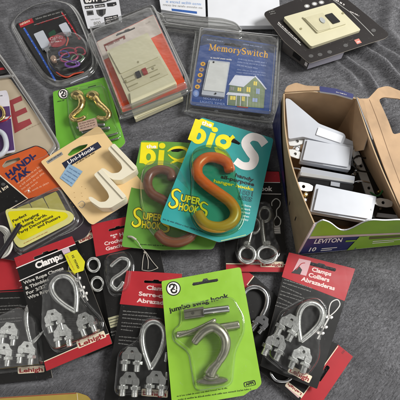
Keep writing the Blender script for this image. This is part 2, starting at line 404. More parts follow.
# ---------------------------------------------------------------- shared hardware
def clip(pl, t, c, ang, sc=1.0, h0=3.0, metal=None):
    """wire rope clip: cast saddle, U-bolt with two threaded legs, two hex nuts"""
    metal = metal or ZINC; sc *= 1.1; f = xf(c, ang, sc)
    b = MB(); out = [(-7.5, 1), (-7, -2), (-5.2, -3.4), (-3.2, -6.8), (3.2, -6.8), (5.2, -3.4), (7, -2), (7.5, 1), (7, 3.4), (3, 2.4), (-3, 2.4), (-7, 3.4)]
    o2 = [f(*p) for p in rpoly(out, .55, 2)]; hole = [f(*p) for p in ellipse(0, -3.2, 1.15, n=12)]
    b.slab(o2, pl, h0+3.2, h0+6.2, metal, holes=[hole])
    for sx in (-1, 1):
        e = [f(*p) for p in rpoly([(sx*2.6, -1.2), (sx*7, -1.2), (sx*7, 3), (sx*2.6, 3)], .8, 3)]
        b.slab(e, pl, h0+6.2, h0+7.4, metal)
    s_ = b.build('wire_rope_clip', t, warp=pl, bevel=.45)
    u = MB(); L = []
    for a in range(0, 181, 15):
        x = -4.6*math.cos(math.radians(a)); y = 1.5-2.6*math.sin(math.radians(a)); L.append(pl.at(*f(x, y), h0+1.6))
    u.tube(L, 1.9*sc, metal, seg=10)
    for sx in (-1, 1):
        P = []; R = []
        for k in range(34):
            y = .5+k*(11.3/33); P.append(pl.at(*f(sx*4.6, y), h0+4.3)); R.append((2.1 if k % 2 else 1.75)*sc)
        R[-1] = 1.0*sc
        u.tube(P, R, metal, seg=10)
    u.build('u_bolt', s_, warp=pl)
    for sx in (-1, 1):
        nb = MB(); nb.tube([pl.at(*f(sx*4.6, 3.6), h0+4.3), pl.at(*f(sx*4.6, 6.3), h0+4.3)], 3.3*sc, metal, seg=6, smooth=False)
        nb.build('nut', s_, warp=pl, bevel=.3)
def thimble(pl, t, top, tip, wid, r=1.7, h=4, m=None, seg0=0, seg1=1):
    r *= 1.22
    top = Vector(top); tip = Vector(tip); ax = (tip-top); L = ax.length; ax.normalize(); nn = Vector((-ax.y, ax.x)); c = (top+tip)/2; P = []; Q = []
    N = 46
    for i in range(N+1):
        a = 2*math.pi*(i/N)*.985+.0075*2*math.pi; x = math.sin(a)*math.sin(a/2)**1.15*wid/2*1.12; y = math.cos(a)*L/2
        p = c+ax*y+nn*x
        P.append(pl.at(p.x, p.y, h)); q = c+ax*y*1.03+nn*x*1.13; Q.append(pl.at(q.x, q.y, h-1.4)); 
    b = MB(); i0, i1 = int(seg0*N), int(seg1*N)+1
    b.tube(P[i0:i1], r, m or ZINC, seg=10, flat=.9); b.tube(Q[i0:i1], r*.8, m or ZINC, seg=8); return b.build('thimble', t, warp=pl)
def ropeprint(mb, pl, c, ang, sc=1.0):
    f = xf(c, ang, sc); P = lambda L: [f(*p) for p in L]
    mb.stroke(P([(-1, 8), (-4, 2), (-5, -5), (-1, -10), (3.5, -7), (3, 0), (.5, 7)]), 1.3, pl, .15, GREYPR)
    mb.stroke(P([(-1, 8), (-4, 2), (-5, -5), (-1, -10), (3.5, -7), (3, 0), (.5, 7)]), .5, pl, .2, WHITE)
    mb.stroke(P([(0, 7), (0, 18), (0, 34)]), 2.0, pl, .15, GREYPR); mb.stroke(P([(0, 7), (0, 18), (0, 34)]), .6, pl, .2, WHITE)
    for y in (9, 20, 27):
        mb.stroke(P([(-3, y), (3, y)]), 2.2, pl, .26, GREYPR, smooth=False); mb.poly(P(ellipse(-2.2, y+1.2, 1.3, n=8)), pl, .32, WHITE); mb.poly(P(ellipse(2.4, y-1, 1.3, n=8)), pl, .32, WHITE)
def maker_logo(mb, pl, A, B, hp, txt='Lehigh', h=.3):
    A = Vector(A); B = Vector(B); d = (B-A).normalized(); u = Vector((d.y, -d.x))
    q = [A-d*1.6-u*1.2, B+d*1.6-u*1.2, B+d*1.6+u*(hp+1.4), A-d*1.6+u*(hp+1.4)]
    mb.poly(rpoly([(p.x, p.y) for p in q], 1.2), pl, h, CREAM)
    mb.text(txt, pl, A, B, hp*.9, mat('logo_red', '#8e2326', .5), h+.12, bold=.03)
def lehigh_card(t, pl, outline, head, hole=None, fn=None, holes=None):
    mb = MB(); hs = holes or ([hole] if hole else [])
    mb.slab(rpoly(outline, 1.2), pl, -.7, 0, BLACK, holes=hs, side=CARDEDGE)
    if head: mb.poly(rpoly(head, .6), pl, .1, RED, holes=hs)
    if fn: fn(mb)
    mb.build('card', t, warp=pl, cut=7)
def slot(A, B, w, bump=2.0):
    A = Vector(A); B = Vector(B); d = (B-A).normalized(); u = Vector((d.y, -d.x)); m = (A+B)/2; L = (B-A).length
    P = [A-u*w*.2, A-u*w*.5+d*1, B-u*w*.5-d*1, B-u*w*.2, B+u*w*.3, B+u*w*.5-d*1, m+d*L*.14+u*w*.5, m+d*L*.09+u*(w*.5+bump), m-d*L*.09+u*(w*.5+bump), m-d*L*.14+u*w*.5, A+u*w*.5+d*1, A+u*w*.3]
    return [(p.x, p.y) for p in P]

# ================================================================ the two white boxes at the top
BLUE = mat('blue_box_print', '#24549b', .5)
def white_box(name, label, top, zt, prints=None, ext=0):
    pl = Plane(zt, amp=0); b = MB(); b.slab(rpoly(top, .5, 2), pl, -zt+1.2, 0, PAPER)
    b.poly([top[0], top[1], (top[1][0], top[1][1]+.01), top[0]], pl, .05, PAPER) if 0 else None
    if prints: prints(b, pl)
    t = b.build(name, None); tag(t, label, 'box'); return t
def p1(b, pl):
    b.poly([(171.5, 8.5), (197, 11.5), (197, 13.8), (171.8, 10.8)], pl, .1, BLUE)
    b.greek(pl, (166, 2.5), (203, 5.5), 2.6, mat('pale_blue_print', '#7f9cc8', .5), .1); b.greek(pl, (163, 5.6), (203, 9), 2.2, GREYPR, .1)
    b.text('INSTRUCTIONS', pl, (163, -5), (196, -2), 3.2, BLUE, .1) if 0 else b.greek(pl, (164, -3), (200, 0), 3, BLUE, .1)
white_box('paper_box', 'small white paper box with blue print, left of the plain white box', [(153, -42), (204, -38), (205.8, 17), (161, 9.5)], 6, p1)
white_box('carton', 'plain blank white carton at the top edge above the blue timer package', [(206, -46), (277, -48), (280, 14), (275, 25.5), (208.4, 26)], 7)

# ================================================================ clear empty clamshell strip
def clear_strip():
    t = thing('plastic_clamshell', 'empty clear plastic clamshell edge lying below the two white boxes', 'plastic packaging', 200, 24)
    pl = Plane(8, amp=.3); o = [(158, 13), (185, 16), (222, 19), (236, 23), (244, 32), (238, 36), (205, 32), (164, 26)]
    b = MB(); b.dome(rpoly(o, 4), pl, [(-2, -5), (0, -4.5), (.4, 0), (1, 2.5), (3, 3.2), (3.6, 1.6), (4.4, 3.4)], clear('streaked_plastic', '#dcdcda', .10, .8, 1.4, .1, .08)); b.build('tray', t)
    r = MB(); 
    for dy, h in ((0, 3), (2.5, 4), (6, 4.6), (9, 4), (11, 2)):
        r.ptube([(160, 14+dy, h), (190, 17.5+dy, h), (222, 20.5+dy, h), (236, 24+dy*.9, h-1), (242, 31+dy*.4, h-3)], pl, .5+dy%2*.2, RIMC, seg=8)
    r.ptube([(150, 8, 2), (156, 12, 4), (164, 17, 5)], pl, 1.4, RIMC, seg=8)
    r.build('rim', t)
clear_strip()

# ================================================================ cable pack (top left)
def cable_pack():
    t = thing('cable_pack', 'black carded pack of coloured charging cables with round blister and white plugs', 'cable package', 55, 45)
    pl = Plane(pts=[(14, 25, 4), (92, 65, 4), (55, 82, 4)], amp=.4)
    o = [(10, 25), (18, 14), (34, 5), (56, 0), (72, 4), (80, 14), (88, 32), (97, 55), (98, 67), (92, 75), (78, 82), (60, 87), (50, 84), (42, 78), (26, 54)]
    b = MB(); b.dome(rpoly(o, 6), pl, [(-.3, -1.6), (-.8, -.2), (.6, .4), (2.2, .5), (2.8, 2.8), (4, 3.8), (5, 4)], RIMC, cap=False); b.build('clamshell', t)
    mb = MB(); ca = [(15, 24), (63, 8), (72, 21), (94, 63), (86, 73), (59, 82), (50, 80)]
    mb.slab(rpoly(ca, 3), pl, -.6, 0, mat('gloss_black_card', '#0d0d0e', .3, coat=.4), side=CARDEDGE)
    mb.poly([(18.5, 23.5), (32, 18.2), (34, 22.5), (20.5, 27.5)], pl, .12, RED); mb.greek(pl, (20.5, 25.4), (32, 20.8), 2.4, CREAM, .25)
    mb.stroke([(24, 28), (40, 54), (55.5, 81)], 1.9, pl, .14, mat('blue_print', '#2b55b0', .4), smooth=False)
    mb.stroke([(62, 13), (72, 27), (82, 44)], 1.5, pl, .14, mat('deep_red_print', '#a01822', .4), smooth=False)
    for (A, B, m) in (((36, 20), (63, 12), GREYPR), ((37, 25), (60, 17.5), RED)):
        mb.greek(pl, A, B, 1.7, m, .2)
    mb.stroke([(34, 25), (66, 14.5)], .5, pl, .2, GREYPR, smooth=False)
    mb.poly(rpoly([(48, 33), (54, 29), (57, 34), (52, 42)], 1), pl, .14, mat('dark_green_print', '#16402a', .5))
    R = random.Random(4)
    for k in range(9):
        u = k/8; mb.poly(ellipse(24+31*u, 28+52*u, .5, n=8), pl, .22, mat('light_blue_print', '#8fb0e6', .4))
    for k in range(7):
        u = k/6; mb.poly(ellipse(62+20*u, 13+30*u, .55, n=8), pl, .22, mat('pink_print', '#d77a7a', .4))
    mb.poly(rpoly([(55, 38), (52, 30), (59, 28), (62, 36)], 1), pl, .13, INK)
    mb.build('card', t, warp=pl, cut=7)
    bd = MB(); bd.slab(ellipse(56.5, 41, 9.5, 6, -8), pl, .3, 1.0, mat('badge_red', '#98222c', .4)); bd.text('Cable', pl, (50, 40.5), (63, 38.6), 3, mat('pink_white', '#d9b8b8', .5), 1.15); bd.greek(pl, (51, 43), (62, 41.4), 1.6, WHITE, 1.15); bd.build('badge', t, bevel=.2)
    for pts, tip, col in (([(33.5, 34), (43, 30), (50.5, 44), (41.5, 48.5)], [(43, 48), (48, 45.5), (50, 50), (46, 52)], None), ([(58.5, 25), (66, 22), (71, 30.5), (64, 34)], [(65, 33.5), (70, 31.3), (71.5, 35), (67, 37)], None)):
        w = MB(); w.slab(rpoly(pts, 1.2), pl, .3, 4.2, WPLAS); w.slab(rpoly(tip, .4), pl, .6, 3.2, STEEL); w.build('usb_plug', t, bevel=.5)
    w = MB(); w.ptube([(67, 35, 1.5), (68, 40, 2), (66, 46, 3)], pl, .8, mat('orange_cable', '#b8472e', .4)); w.build('cable', t)
    pz = [(-1.6, .4), (0, .5), (.3, 6), (.8, 9.5), (2, 11), (3.5, 11.4)]
    oc = rpoly([(58, 38), (80, 37.5), (91, 49), (91.5, 61), (83, 72), (60, 78), (50, 68), (47.5, 55)], 9)
    d = MB(); d.dome(oc, pl, pz, CLEAR); d.build('blister', t)
    d = MB(); d.dome(oc, pl, [(.8, .35), (.8, .36)], mat('black_insert', '#101011', .35), cap=True); d.build('insert', t)
    cols = [('red_cable', '#a3203a'), ('purple_cable', '#7a3aa8'), ('blue_cable', '#32449c'), ('green_cable', '#5d8460'), ('purple_cable', '#7a3aa8'), ('red_cable', '#a3203a'), ('pink_cable', '#c04a78')]
    sp = [(68, 51, 9, 3.5, -6), (72, 64, 8, 3.8, -4), (64, 54, 6, 3.6, 10), (77, 58, 7, 4, -20), (71, 64, 6.5, 2.6, 4), (80, 51, 6, 4.2, 15), (69, 57, 10, 5, -12)]
    for (nm, hx), (cx, cy, a, c_, ro) in zip(cols, sp):
        cb = MB(); P = []
        for k in range(40):
            an = k/39*4*math.pi; q = 1-.22*k/39; x, y = math.cos(an)*a*q, math.sin(an)*c_*q; cr_, sr = math.cos(math.radians(ro)), math.sin(math.radians(ro))
            P.append(pl.at(cx+x*cr_-y*sr, cy+x*sr+y*cr_, 2+k*.1+R.uniform(-.3, .3)))
        cb.tube(catmull(P, 2), .45, mat(nm, hx, .35, coat=.2), seg=8); cb.build('cable', t)
    cb = MB(); cb.ptube([(54, 61, 3), (60, 59, 4), (66, 60, 4), (74, 63, 5), (80, 60, 4)], pl, .5, WPLAS, seg=8); cb.build('cable', t)
    e = MB(); e.dome(ellipse(54.5, 61, 3.2), pl, [(0, 1), (0, 4), (.8, 5.2), (1.8, 5.6)], mat('rose_gold', '#c9a890', .25, metal=.7)); e.build('plug', t)
    o2 = MB(); o2.ptube([(56, 72, 1.5), (62, 76, 1.5), (68, 77, 1.5), (74, 74, 1.5), (84, 72, 1.5)], pl, .9, mat('orange_cable', '#b8472e', .4)); o2.build('cable', t)
    h = MB(); h.ptube([(70, 83.5, 1), (78, 80, 1.2), (88, 76, 1)], pl, .7, WPLAS, flat=.6); h.build('strap', t)
cable_pack()

# ================================================================ 65W leaflet
def leaflet():
    pl = Plane(pts=[(80, 0, 9), (122, 23, 9), (88, 29, 7)], amp=.5); b = MB()
    o = [(71, -34), (113, -36), (122.5, 22.5), (88, 29)]; b.slab(rpoly(o, 1), pl, -.5, 0, mat('leaflet_paper', '#d6d6da', .45, coat=.2, var=.03))
    K = mat('leaflet_black', '#1b1b1e', .45)
    b.poly(rpoly([(80.5, -8), (116, -12), (117, -2), (102, 3), (84.5, 4.3)], 1), pl, .12, K); b.text('65W', pl, (85.5, 2.8), (99, .8), 5.5, WHITE, .25, bold=.04)
    b.greek(pl, (102, 1.2), (115, -1.4), 2.8, WHITE, .25)
    for q in ([(84.5, 6.5), (93, 5.2), (93.8, 8.2), (85.2, 9.5)], [(94.5, 5), (104.5, 3.4), (105.3, 6.6), (95.3, 8)], [(106.5, 3), (116, 1.6), (116.8, 4.8), (113, 6.3), (107.4, 6.6)]):
        b.poly(rpoly(q, .4), pl, .12, K); b.greek(pl, Vector(q[3])+Vector((.6, -.9)), Vector(q[2])+Vector((-.6, -.7)), 1.4, WHITE, .25)
    b.poly([(86.5, 11.2), (93, 10.4), (94, 15), (87.4, 16)], pl, .12, DKGREY); b.poly([(88, 12.5), (92, 12), (92.4, 14), (88.6, 14.6)], pl, .2, K)
    b.poly([(96, 10), (106, 8.6), (105.5, 14), (102, 17), (99, 16), (97, 14)], pl, .12, DKGREY); b.poly([(98.6, 10), (103, 9.4), (103, 15.6), (99.6, 15)], pl, .2, K)
    b.poly([(104, 17.4), (118, 15), (119, 21.4), (105.4, 25)], pl, .12, K); b.greek(pl, (106, 19.4), (117, 17.4), 1.5, WHITE, .25); b.greek(pl, (106, 21.5), (118, 19.4), 1.5, WHITE, .25); b.greek(pl, (107, 23.6), (112, 22.6), 1.5, WHITE, .25)
    b.greek(pl, (91, 20.6), (101, 19), 1.2, GREYPR, .15); b.text('800', pl, (94, 25.2), (101, 24), 3, GREYPR, .15, bold=.02); b.greek(pl, (90, 27.5), (103, 25.6), .9, GREYPR, .15)
    tag(b.build('leaflet', None, warp=pl, cut=7), 'white leaflet printed 65W in a black band, at the top edge', 'leaflet')
leaflet()

# ================================================================ ivory timer clamshell
def timer_pack():
    t = thing('timer_pack', 'ivory wall timer with black and red buttons on orange card in clear clamshell', 'timer package', 142, 65)
    pl = Plane(pts=[(96, 42, 9), (154, 14, 9), (122, 110, 11)], amp=.3)
    mb = MB(); ca = [(96, 42), (154, 14), (188, 88), (122.5, 112.6)]; sl = [(115.5, 35.2), (117, 33.2), (123, 31.2), (125, 29.3), (128, 28.3), (130, 28.6), (134.5, 26.6), (135, 28.2), (129, 31), (122, 33.5), (116.5, 36)]
    mb.slab(rpoly(ca, 2), pl, -.8, 0, mat('orange_card_print', '#da4f22', .42, coat=.2), holes=[sl], side=CARDEDGE)
    mb.poly(rpoly([(96.5, 42), (153.8, 14.5), (162, 33), (103, 60)], .5), pl, .12, mat('pale_card_print', '#cbbfb4', .5), holes=[sl])
    db = mat('brick_red_print', '#7d3a30', .5)
    mb.poly([(103.5, 44.5), (124.5, 35), (125.5, 38.5), (123.5, 39.5), (123, 37.6), (105, 46), (107.5, 50.6), (106, 51.2)], pl, .26, db)
    mb.greek(pl, (108, 46), (122, 39.6), 2.2, db, .26); mb.greek(pl, (146, 24), (151, 21.6), 1.8, mat('faint_print', '#b3a398', .5), .26)
    mb.build('card', t, warp=pl, cut=7)
    # device
    dp = Plane(pts=[(107, 51, 18), (150, 33, 18), (130, 100, 18)], amp=0)
    body = [(106.5, 51), (147.5, 32.5), (177.2, 84), (130.6, 105.5)]
    b = MB(); b.slab(rpoly(body, 1.5), dp, -8.5, -.6, IVORY); dev = b.build('timer', t, bevel=1.0)
    b = MB(); b.slab(rpoly([(109, 52), (146.5, 35), (158.5, 56.5), (120.5, 73.5)], 1), dp, -.6, 1.0, IVORY); b.build('flap', dev, bevel=.5)
    b = MB(); b.slab(rpoly([(121.2, 75), (159.5, 58), (168.5, 73.8), (129.5, 91.2)], .6), dp, -.6, .3, mat('ivory_panel', '#bdb797', .45)); 
    for k in range(3):
        for side in (0, 1):
            x0 = 123.5+k*2.2+side*22; y0 = 79+k*4.2-side*9.6
            b.stroke([(x0, y0), (x0+10, y0-4.4)], 1.0, dp, .45, mat('ivory_groove', '#8d8762', .6), smooth=False)
    b.build('panel', dev, bevel=.3)
    b = MB(); b.slab(rpoly([(130, 92.4), (169, 75), (176.2, 83.4), (131.2, 104)], 1), dp, -.6, 2.2, IVORY); b.build('cover', dev, bevel=.8)
    for c, m in (((138.2, 74), mat('black_button', '#26262a', .35)), ((144.6, 71), mat('red_button', '#8a2620', .35))):
        f = xf(c, -24, 1); b = MB(); b.slab([f(*p) for p in rpoly([(-2.4, -3), (2.4, -3), (2.4, 3), (-2.4, 3)], .5)], dp, .2, 2.2, m); b.build('button', dev, bevel=.4)
    for c in ((125.5, 81), (153, 68), (138, 62)):
        b = MB(); b.slab(ellipse(*c, 1.1, n=12), dp, .2, 1.2, mat('ivory_groove', '#8d8762', .6)); b.build('screw', dev)
    # ivory base seen below
    b = MB(); lp = Plane(5, amp=0); b.slab(rpoly([(130, 105), (176, 84), (183.5, 98), (135, 119.5)], 1), lp, -3, 2.5, IVORY); b.stroke([(137, 117.5), (181, 98.5)], .6, lp, 2.7, mat('ivory_groove', '#8d8762', .6), smooth=False); b.build('base_plate', t, bevel=.5)
    o = [(88, 34), (152, 9), (158, 12), (191, 84), (190, 92), (126, 118), (120, 118), (118, 112)]
    b = MB(); b.dome(rpoly(o, 4), pl, [(0, -3), (-.6, .3), (.8, .8), (2.6, 1.0), (3.2, 5), (3.4, 10), (4.4, 11.6), (6, 12.2)], RIMC, cap=False); b.dome(rpoly([(93, 38), (152, 13.5), (186, 85), (122.5, 112)], 5), pl, [(1, 11.8), (3, 12.4)], CLEAR, h_at=0); b.build('clamshell', t)
    r = MB()
    for path in ([(89, 36, 1), (104, 74, 1), (119, 113, 1), (123, 118, 1), (156, 105.5, 1), (188, 92, 1), (190, 85, 1), (174, 48, 1), (156, 12, 1), (151, 10, 1), (120, 22, 1)],):
        r.ptube(path, pl, .8, RIMC, closed=True, seg=8)
    r.ptube([(124, 115, 3), (156, 102, 3), (188, 88, 3)], pl, .5, RIMC, seg=8)
    r.build('rim', t)
timer_pack()

# ================================================================ blue switch package
def blue_pack():
    t = thing('switch_pack', 'clear clamshell with blue card showing a house and a white wall switch', 'switch package', 232, 78)
    pl = Plane(pts=[(202, 35, 6), (275, 45, 6), (190, 104, 6)], amp=.4)
    BLU = mat('royal_blue_card', '#2d4a86', .42, coat=.2); Y = mat('golden_yellow_print', '#dca432', .45); LB = mat('pale_lilac_print', '#9aa9d0', .5)
    mb = MB(); sl = slot((224, 44.2), (241, 46.6), 2.2, .8)
    mb.slab(rpoly([(202, 34), (277, 45), (270.5, 115), (189.5, 104.5)], 4), pl, -.8, 0, BLU, holes=[sl], side=CARDEDGE)
    mb.poly(rpoly([(203, 35.5), (275.5, 46.2), (274.8, 53), (208, 44), (199.5, 46)], 2), pl, .12, mat('slate_blue_print', '#343f58', .45), holes=[sl])
    serif_text(mb, 'MemorySwitch', pl, (208.5, 50.2), (268, 57.6), 6.2, Y, .28)
    mb.greek(pl, (207, 40.2), (224, 42.2), 1.3, LB, .26); mb.greek(pl, (243, 44.8), (262, 47.6), 1.3, LB, .26)
    mb.greek(pl, (210.5, 58.5), (232, 61), 1.7, WHITE, .2, seed=2)
    for k in range(3): mb.greek(pl, (238-k*.6, 60+k*2.9), (267-k*.5-(k == 2)*8, 63.4+k*2.9), 1.5, LB, .2, seed=k)
    for k in range(3): mb.greek(pl, (237-k*.6, 70.2+k*2.6), (266-k*.5-(k == 2)*10, 73.4+k*2.6), 1.2, LB, .2, seed=k+9)
    mb.text('SECURITY', pl, (203, 98.6), (222, 101), 2.2, LB, .2); mb.text('LIGHTS TIMER', pl, (200, 102), (225, 105.2), 2.2, LB, .2)
    mb.greek(pl, (196, 104.4), (245, 110.5), .9, LB, .2)
    for k, (cx, cy) in enumerate(((203, 64), (201.5, 69.6), (200.2, 75), (199, 80.6), (197.4, 86.4))):
        mm = Y if k in (0, 2, 4) else mat('dull_orange_print', '#a98a66', .5); mb.poly(ellipse(cx, cy, 2.5, 2.1), pl, .2, mm)
        mb.poly(ellipse(cx, cy, 1.0, n=10), pl, .3, mat('brown_print', '#7b4c24', .5))
    mb.poly(ellipse(196, 93, 3, 3.4), pl, .2, mat('light_blue_badge', '#7490c8', .4)); mb.poly(ellipse(196, 93, 1.6, 2), pl, .3, LB)
    # printed house
    SN = mat('snow_print', '#d2d4de', .5); WG = mat('sage_print', '#7f8c69', .5); WD = mat('sage_dark_print', '#6c7a60', .5); YW = mat('lit_window_print', '#e8d060', .5)
    mb.poly([(230, 84), (243, 86), (243.5, 107), (226.8, 105)], pl, .2, WD); mb.poly([(243, 86), (255.5, 76.5), (265, 89), (263.6, 108.5), (243.5, 107)], pl, .2, WG)
    for k in range(6): mb.stroke([(246+k*3, 87-k*.6), (245.6+k*3, 107.6)], .3, pl, .26, WD, smooth=False)
    mb.poly([(235, 75.4), (255.4, 76.6), (243.6, 87.2), (228.6, 84.8)], pl, .32, SN); mb.stroke([(255, 76), (260.6, 82.2), (266.2, 89.6)], 1.3, pl, .34, SN, smooth=False)
    mb.poly([(228, 92), (249.2, 94.4), (250, 97), (226, 94.6)], pl, .36, SN)
    for x, y, w, h, m in ((239.5, 89.5, 3.6, 3.6, YW), (248.6, 89.8, 3.8, 5, YW), (255.4, 83.6, 3.4, 4, YW), (258, 91.6, 3.4, 5.4, LB), (255, 100.4, 5, 3.8, LB), (233, 98, 5.4, 3.8, YW), (243.4, 99, 2.6, 4.6, YW), (232.4, 88.6, 3.6, 3.4, GREYPR)):
        mb.poly([(x-w/2, y-h/2-.2), (x+w/2, y-h/2+.3), (x+w/2-.3, y+h/2+.3), (x-w/2-.3, y+h/2-.2)], pl, .34, m); mb.stroke([(x, y-h/2), (x-.3, y+h/2)], .35, pl, .38, WD, smooth=False)
    for x in (228, 236.6, 240.8, 247.8): mb.stroke([(x, 95), (x-.7, 105+(x-228)*.1)], .6, pl, .38, SN, smooth=False)
    mb.stroke([(237, 106.6), (248, 108)], 1.0, pl, .38, mat('barn_red_print', '#8a3a36', .5), smooth=False)
    mb.build('card', t, warp=pl, cut=7)
    b = MB(); b.slab(rpoly([(208.6, 60), (230, 62.6), (224.4, 97), (201.4, 94)], 1), pl, .5, 3.4, WPLAS); sw = b.build('wall_switch', t, warp=pl, bevel=.7)
    b = MB(); b.slab(rpoly([(209.8, 61.4), (228.6, 63.8), (224.2, 92), (203.6, 89.4)], .8), pl, 3.4, 4.4, mat('grey_white_plastic', '#cfd0cc', .35)); b.build('rocker', sw, warp=pl, bevel=.4)
    for c in ((213.6, 62.3), (215.6, 93)):
        b = MB(); b.slab(ellipse(*c, .9, .8, n=10), pl, 4.3, 4.8, INK); b.build('screw', sw, warp=pl)
    o = [(197, 31), (281, 39.5), (276, 123), (186, 111.5), (187.4, 96)]
    b = MB(); b.dome(rpoly(o, 5), pl, [(0, -4), (-.6, -.4), (.8, .5), (2.4, .7), (3, 6), (3.4, 9.4), (4.4, 10.6), (6, 11)], RIMC, cap=False)
    b.dome(rpoly([(200, 34.5), (277.5, 43), (272, 117), (189.8, 106.5)], 5), pl, [(1, 10.6), (3, 11)], CLEAR); b.build('clamshell', t)
    r = MB(); r.ptube([(198, 32, 1), (240, 35.5, 1), (279, 39.8, 1), (280.4, 43, 1), (278, 82, 1), (275.6, 120, 1), (272, 122.4, 1), (230, 117.5, 1), (188, 111.5, 1), (186.6, 108, 1), (191, 70, 1), (195.6, 35, 1)], pl, .9, RIMC, closed=True, seg=8)
    r.ptube([(190, 108.5, 3), (230, 114, 3), (272, 119, 3)], pl, .5, RIMC, seg=8)
    r.ptube([(275, 47, 9), (272.5, 80, 9), (269.5, 113, 9)], pl, .45, RIMC, seg=8)
    for x, y in ((216, 112.5), (240, 116), (262, 118.5)): r.dome(ellipse(x, y, 2.4, 1.6), pl, [(0, .5), (.3, 2.5), (1, 3)], RIMC)
    r.build('rim', t)
blue_pack()

# ================================================================ black pack with ivory wall plate (top right)
def plate_pack():
    t = thing('wall_plate_pack', 'black hang-card pack with ivory programmable wall plate, resting tilted at the top right', 'timer package', 320, 35)
    pl = Plane(pts=[(264, 14, 22), (388, 35, 16), (308, 62, 17)], amp=.3)
    CB = mat('charcoal_card', '#221e1d', .55, coat=.05, spec=.25); mb = MB()
    o = [(262.5, 13, 5), (300, -2, 2), (328, -17, 3), (389.5, 34, 4), (386, 38, 2), (309.5, 63.5, 3), (284, 41, 2)]
    mb.slab(rpoly(o, 3), pl, -.8, 0, CB, side=CARDEDGE)
    mb.stroke([(277.5, 23.5), (301, 45)], .9, pl, .14, GREYPR, smooth=False); mb.greek(pl, (278, 22.6), (300.5, 43.2), 1.3, WHITE, .2)
    for c in ((307, 6), (314.6, 3.6), (321.6, 2)): mb.poly(ellipse(*c, 2.8, 1.9), pl, .14, GREYPR); mb.poly(ellipse(*c, 1.5, 1), pl, .22, WHITE)
    mb.stroke([(326, -6), (350, 12), (373.5, 36)], .7, pl, .14, GREYPR, smooth=False); mb.greek(pl, (329, -4), (345, 6), 2.4, WHITE, .14)
    mb.greek(pl, (350, 11.6), (359, 16.4), 1.1, WHITE, .14)
    mb.poly([(354, 40.4), (358.6, 38.8), (361.6, 43), (357, 44.6)], pl, .14, mat('salmon_print', '#c77a6c', .5)); mb.greek(pl, (357, 43.4), (360.4, 42.2), 2, WHITE, .24)
    for c in ((311, 56), (320, 54.6), (329.6, 52), (345.6, 45.6), (373.5, 30.5)): mb.poly(ellipse(*c, 2.4, 1.7), pl, .14, DKGREY)
    for k in range(3): mb.greek(pl, (268+k*1.2, 11+k*1.8), (274+k*1.3, 9.6+k*1.8), 1.2, GREYPR, .14)
    mb.build('card', t, warp=pl, cut=8)
    b = MB(); bx = Plane(29, amp=0); top = [(283, 38), (372, 6), (392, 30), (308, 60)]
    P = [pl.at(284, 40, -.9), pl.at(320, 20, -.9), pl.at(345, 50.5, -.9), pl.at(310, 61, -.9)]
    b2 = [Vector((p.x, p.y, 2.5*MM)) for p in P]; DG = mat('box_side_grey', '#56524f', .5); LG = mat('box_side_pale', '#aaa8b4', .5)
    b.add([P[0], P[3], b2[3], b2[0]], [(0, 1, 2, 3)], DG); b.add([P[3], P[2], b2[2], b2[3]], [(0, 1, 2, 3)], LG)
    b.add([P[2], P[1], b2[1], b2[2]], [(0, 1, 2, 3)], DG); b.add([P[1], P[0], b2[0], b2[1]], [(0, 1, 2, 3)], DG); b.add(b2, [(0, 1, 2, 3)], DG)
    q = lambda u, v: P[0].lerp(P[3], u).lerp(b2[0].lerp(b2[3], u), v)+Vector((-.0006, -.0006, 0))
    b.add([q(.42, .25), q(.7, .25), q(.7, .7), q(.42, .7)], [(0, 1, 2, 3)], INK); b.add([q(.88, .3), q(.97, .3), q(.97, .7), q(.88, .7)], [(0, 1, 2, 3)], WHITE)
    b.build('box', t)
    pp = Plane(pts=[(283.6, 17, 26), (360, 31, 21), (311.6, 46, 21.5)], amp=0)
    b = MB(); b.slab(rpoly([(283.4, 17), (333.5, 2.6), (361, 30), (311.2, 46.6)], 2), pp, -4.5, 0, IVORY); wp = b.build('wall_plate', t, bevel=1.8)
    b = MB(); b.slab(rpoly([(302.6, 16.6), (331.6, 8.4), (346.4, 23.6), (317.4, 32.6)], 1), pp, 0, 1.8, IVORY); b.build('timer', wp, bevel=.6)
    b = MB(); b.slab(rpoly([(304.5, 17.6), (323, 12.4), (331, 28), (318, 31.2)], 1), pp, 1.8, 2.5, mat('ivory_panel', '#bdb797', .45)); b.build('flap', wp, bevel=.4)
    b = MB(); b.slab(rpoly([(325, 14.8), (332, 12.8), (340.4, 21.4), (333.4, 23.6)], .5), pp, 1.8, 2.8, mat('screen_black', '#121214', .15, coat=.5)); b.build('screen', wp, bevel=.2)
    b = MB(); b.slab(ellipse(322.5, 20, 3.4, 2, 45), pp, 2.4, 3.4, mat('grey_button', '#a5a8a6', .4)); b.build('button', wp, bevel=.4)
    for c in ((301, 28.6), (343, 13)): b = MB(); b.slab(ellipse(*c, 1.2, 1, n=12), pp, 0, .5, mat('ivory_groove', '#8d8762', .6)); b.build('screw', wp)
    # what carries it: the pack leans on its own box
plate_pack()

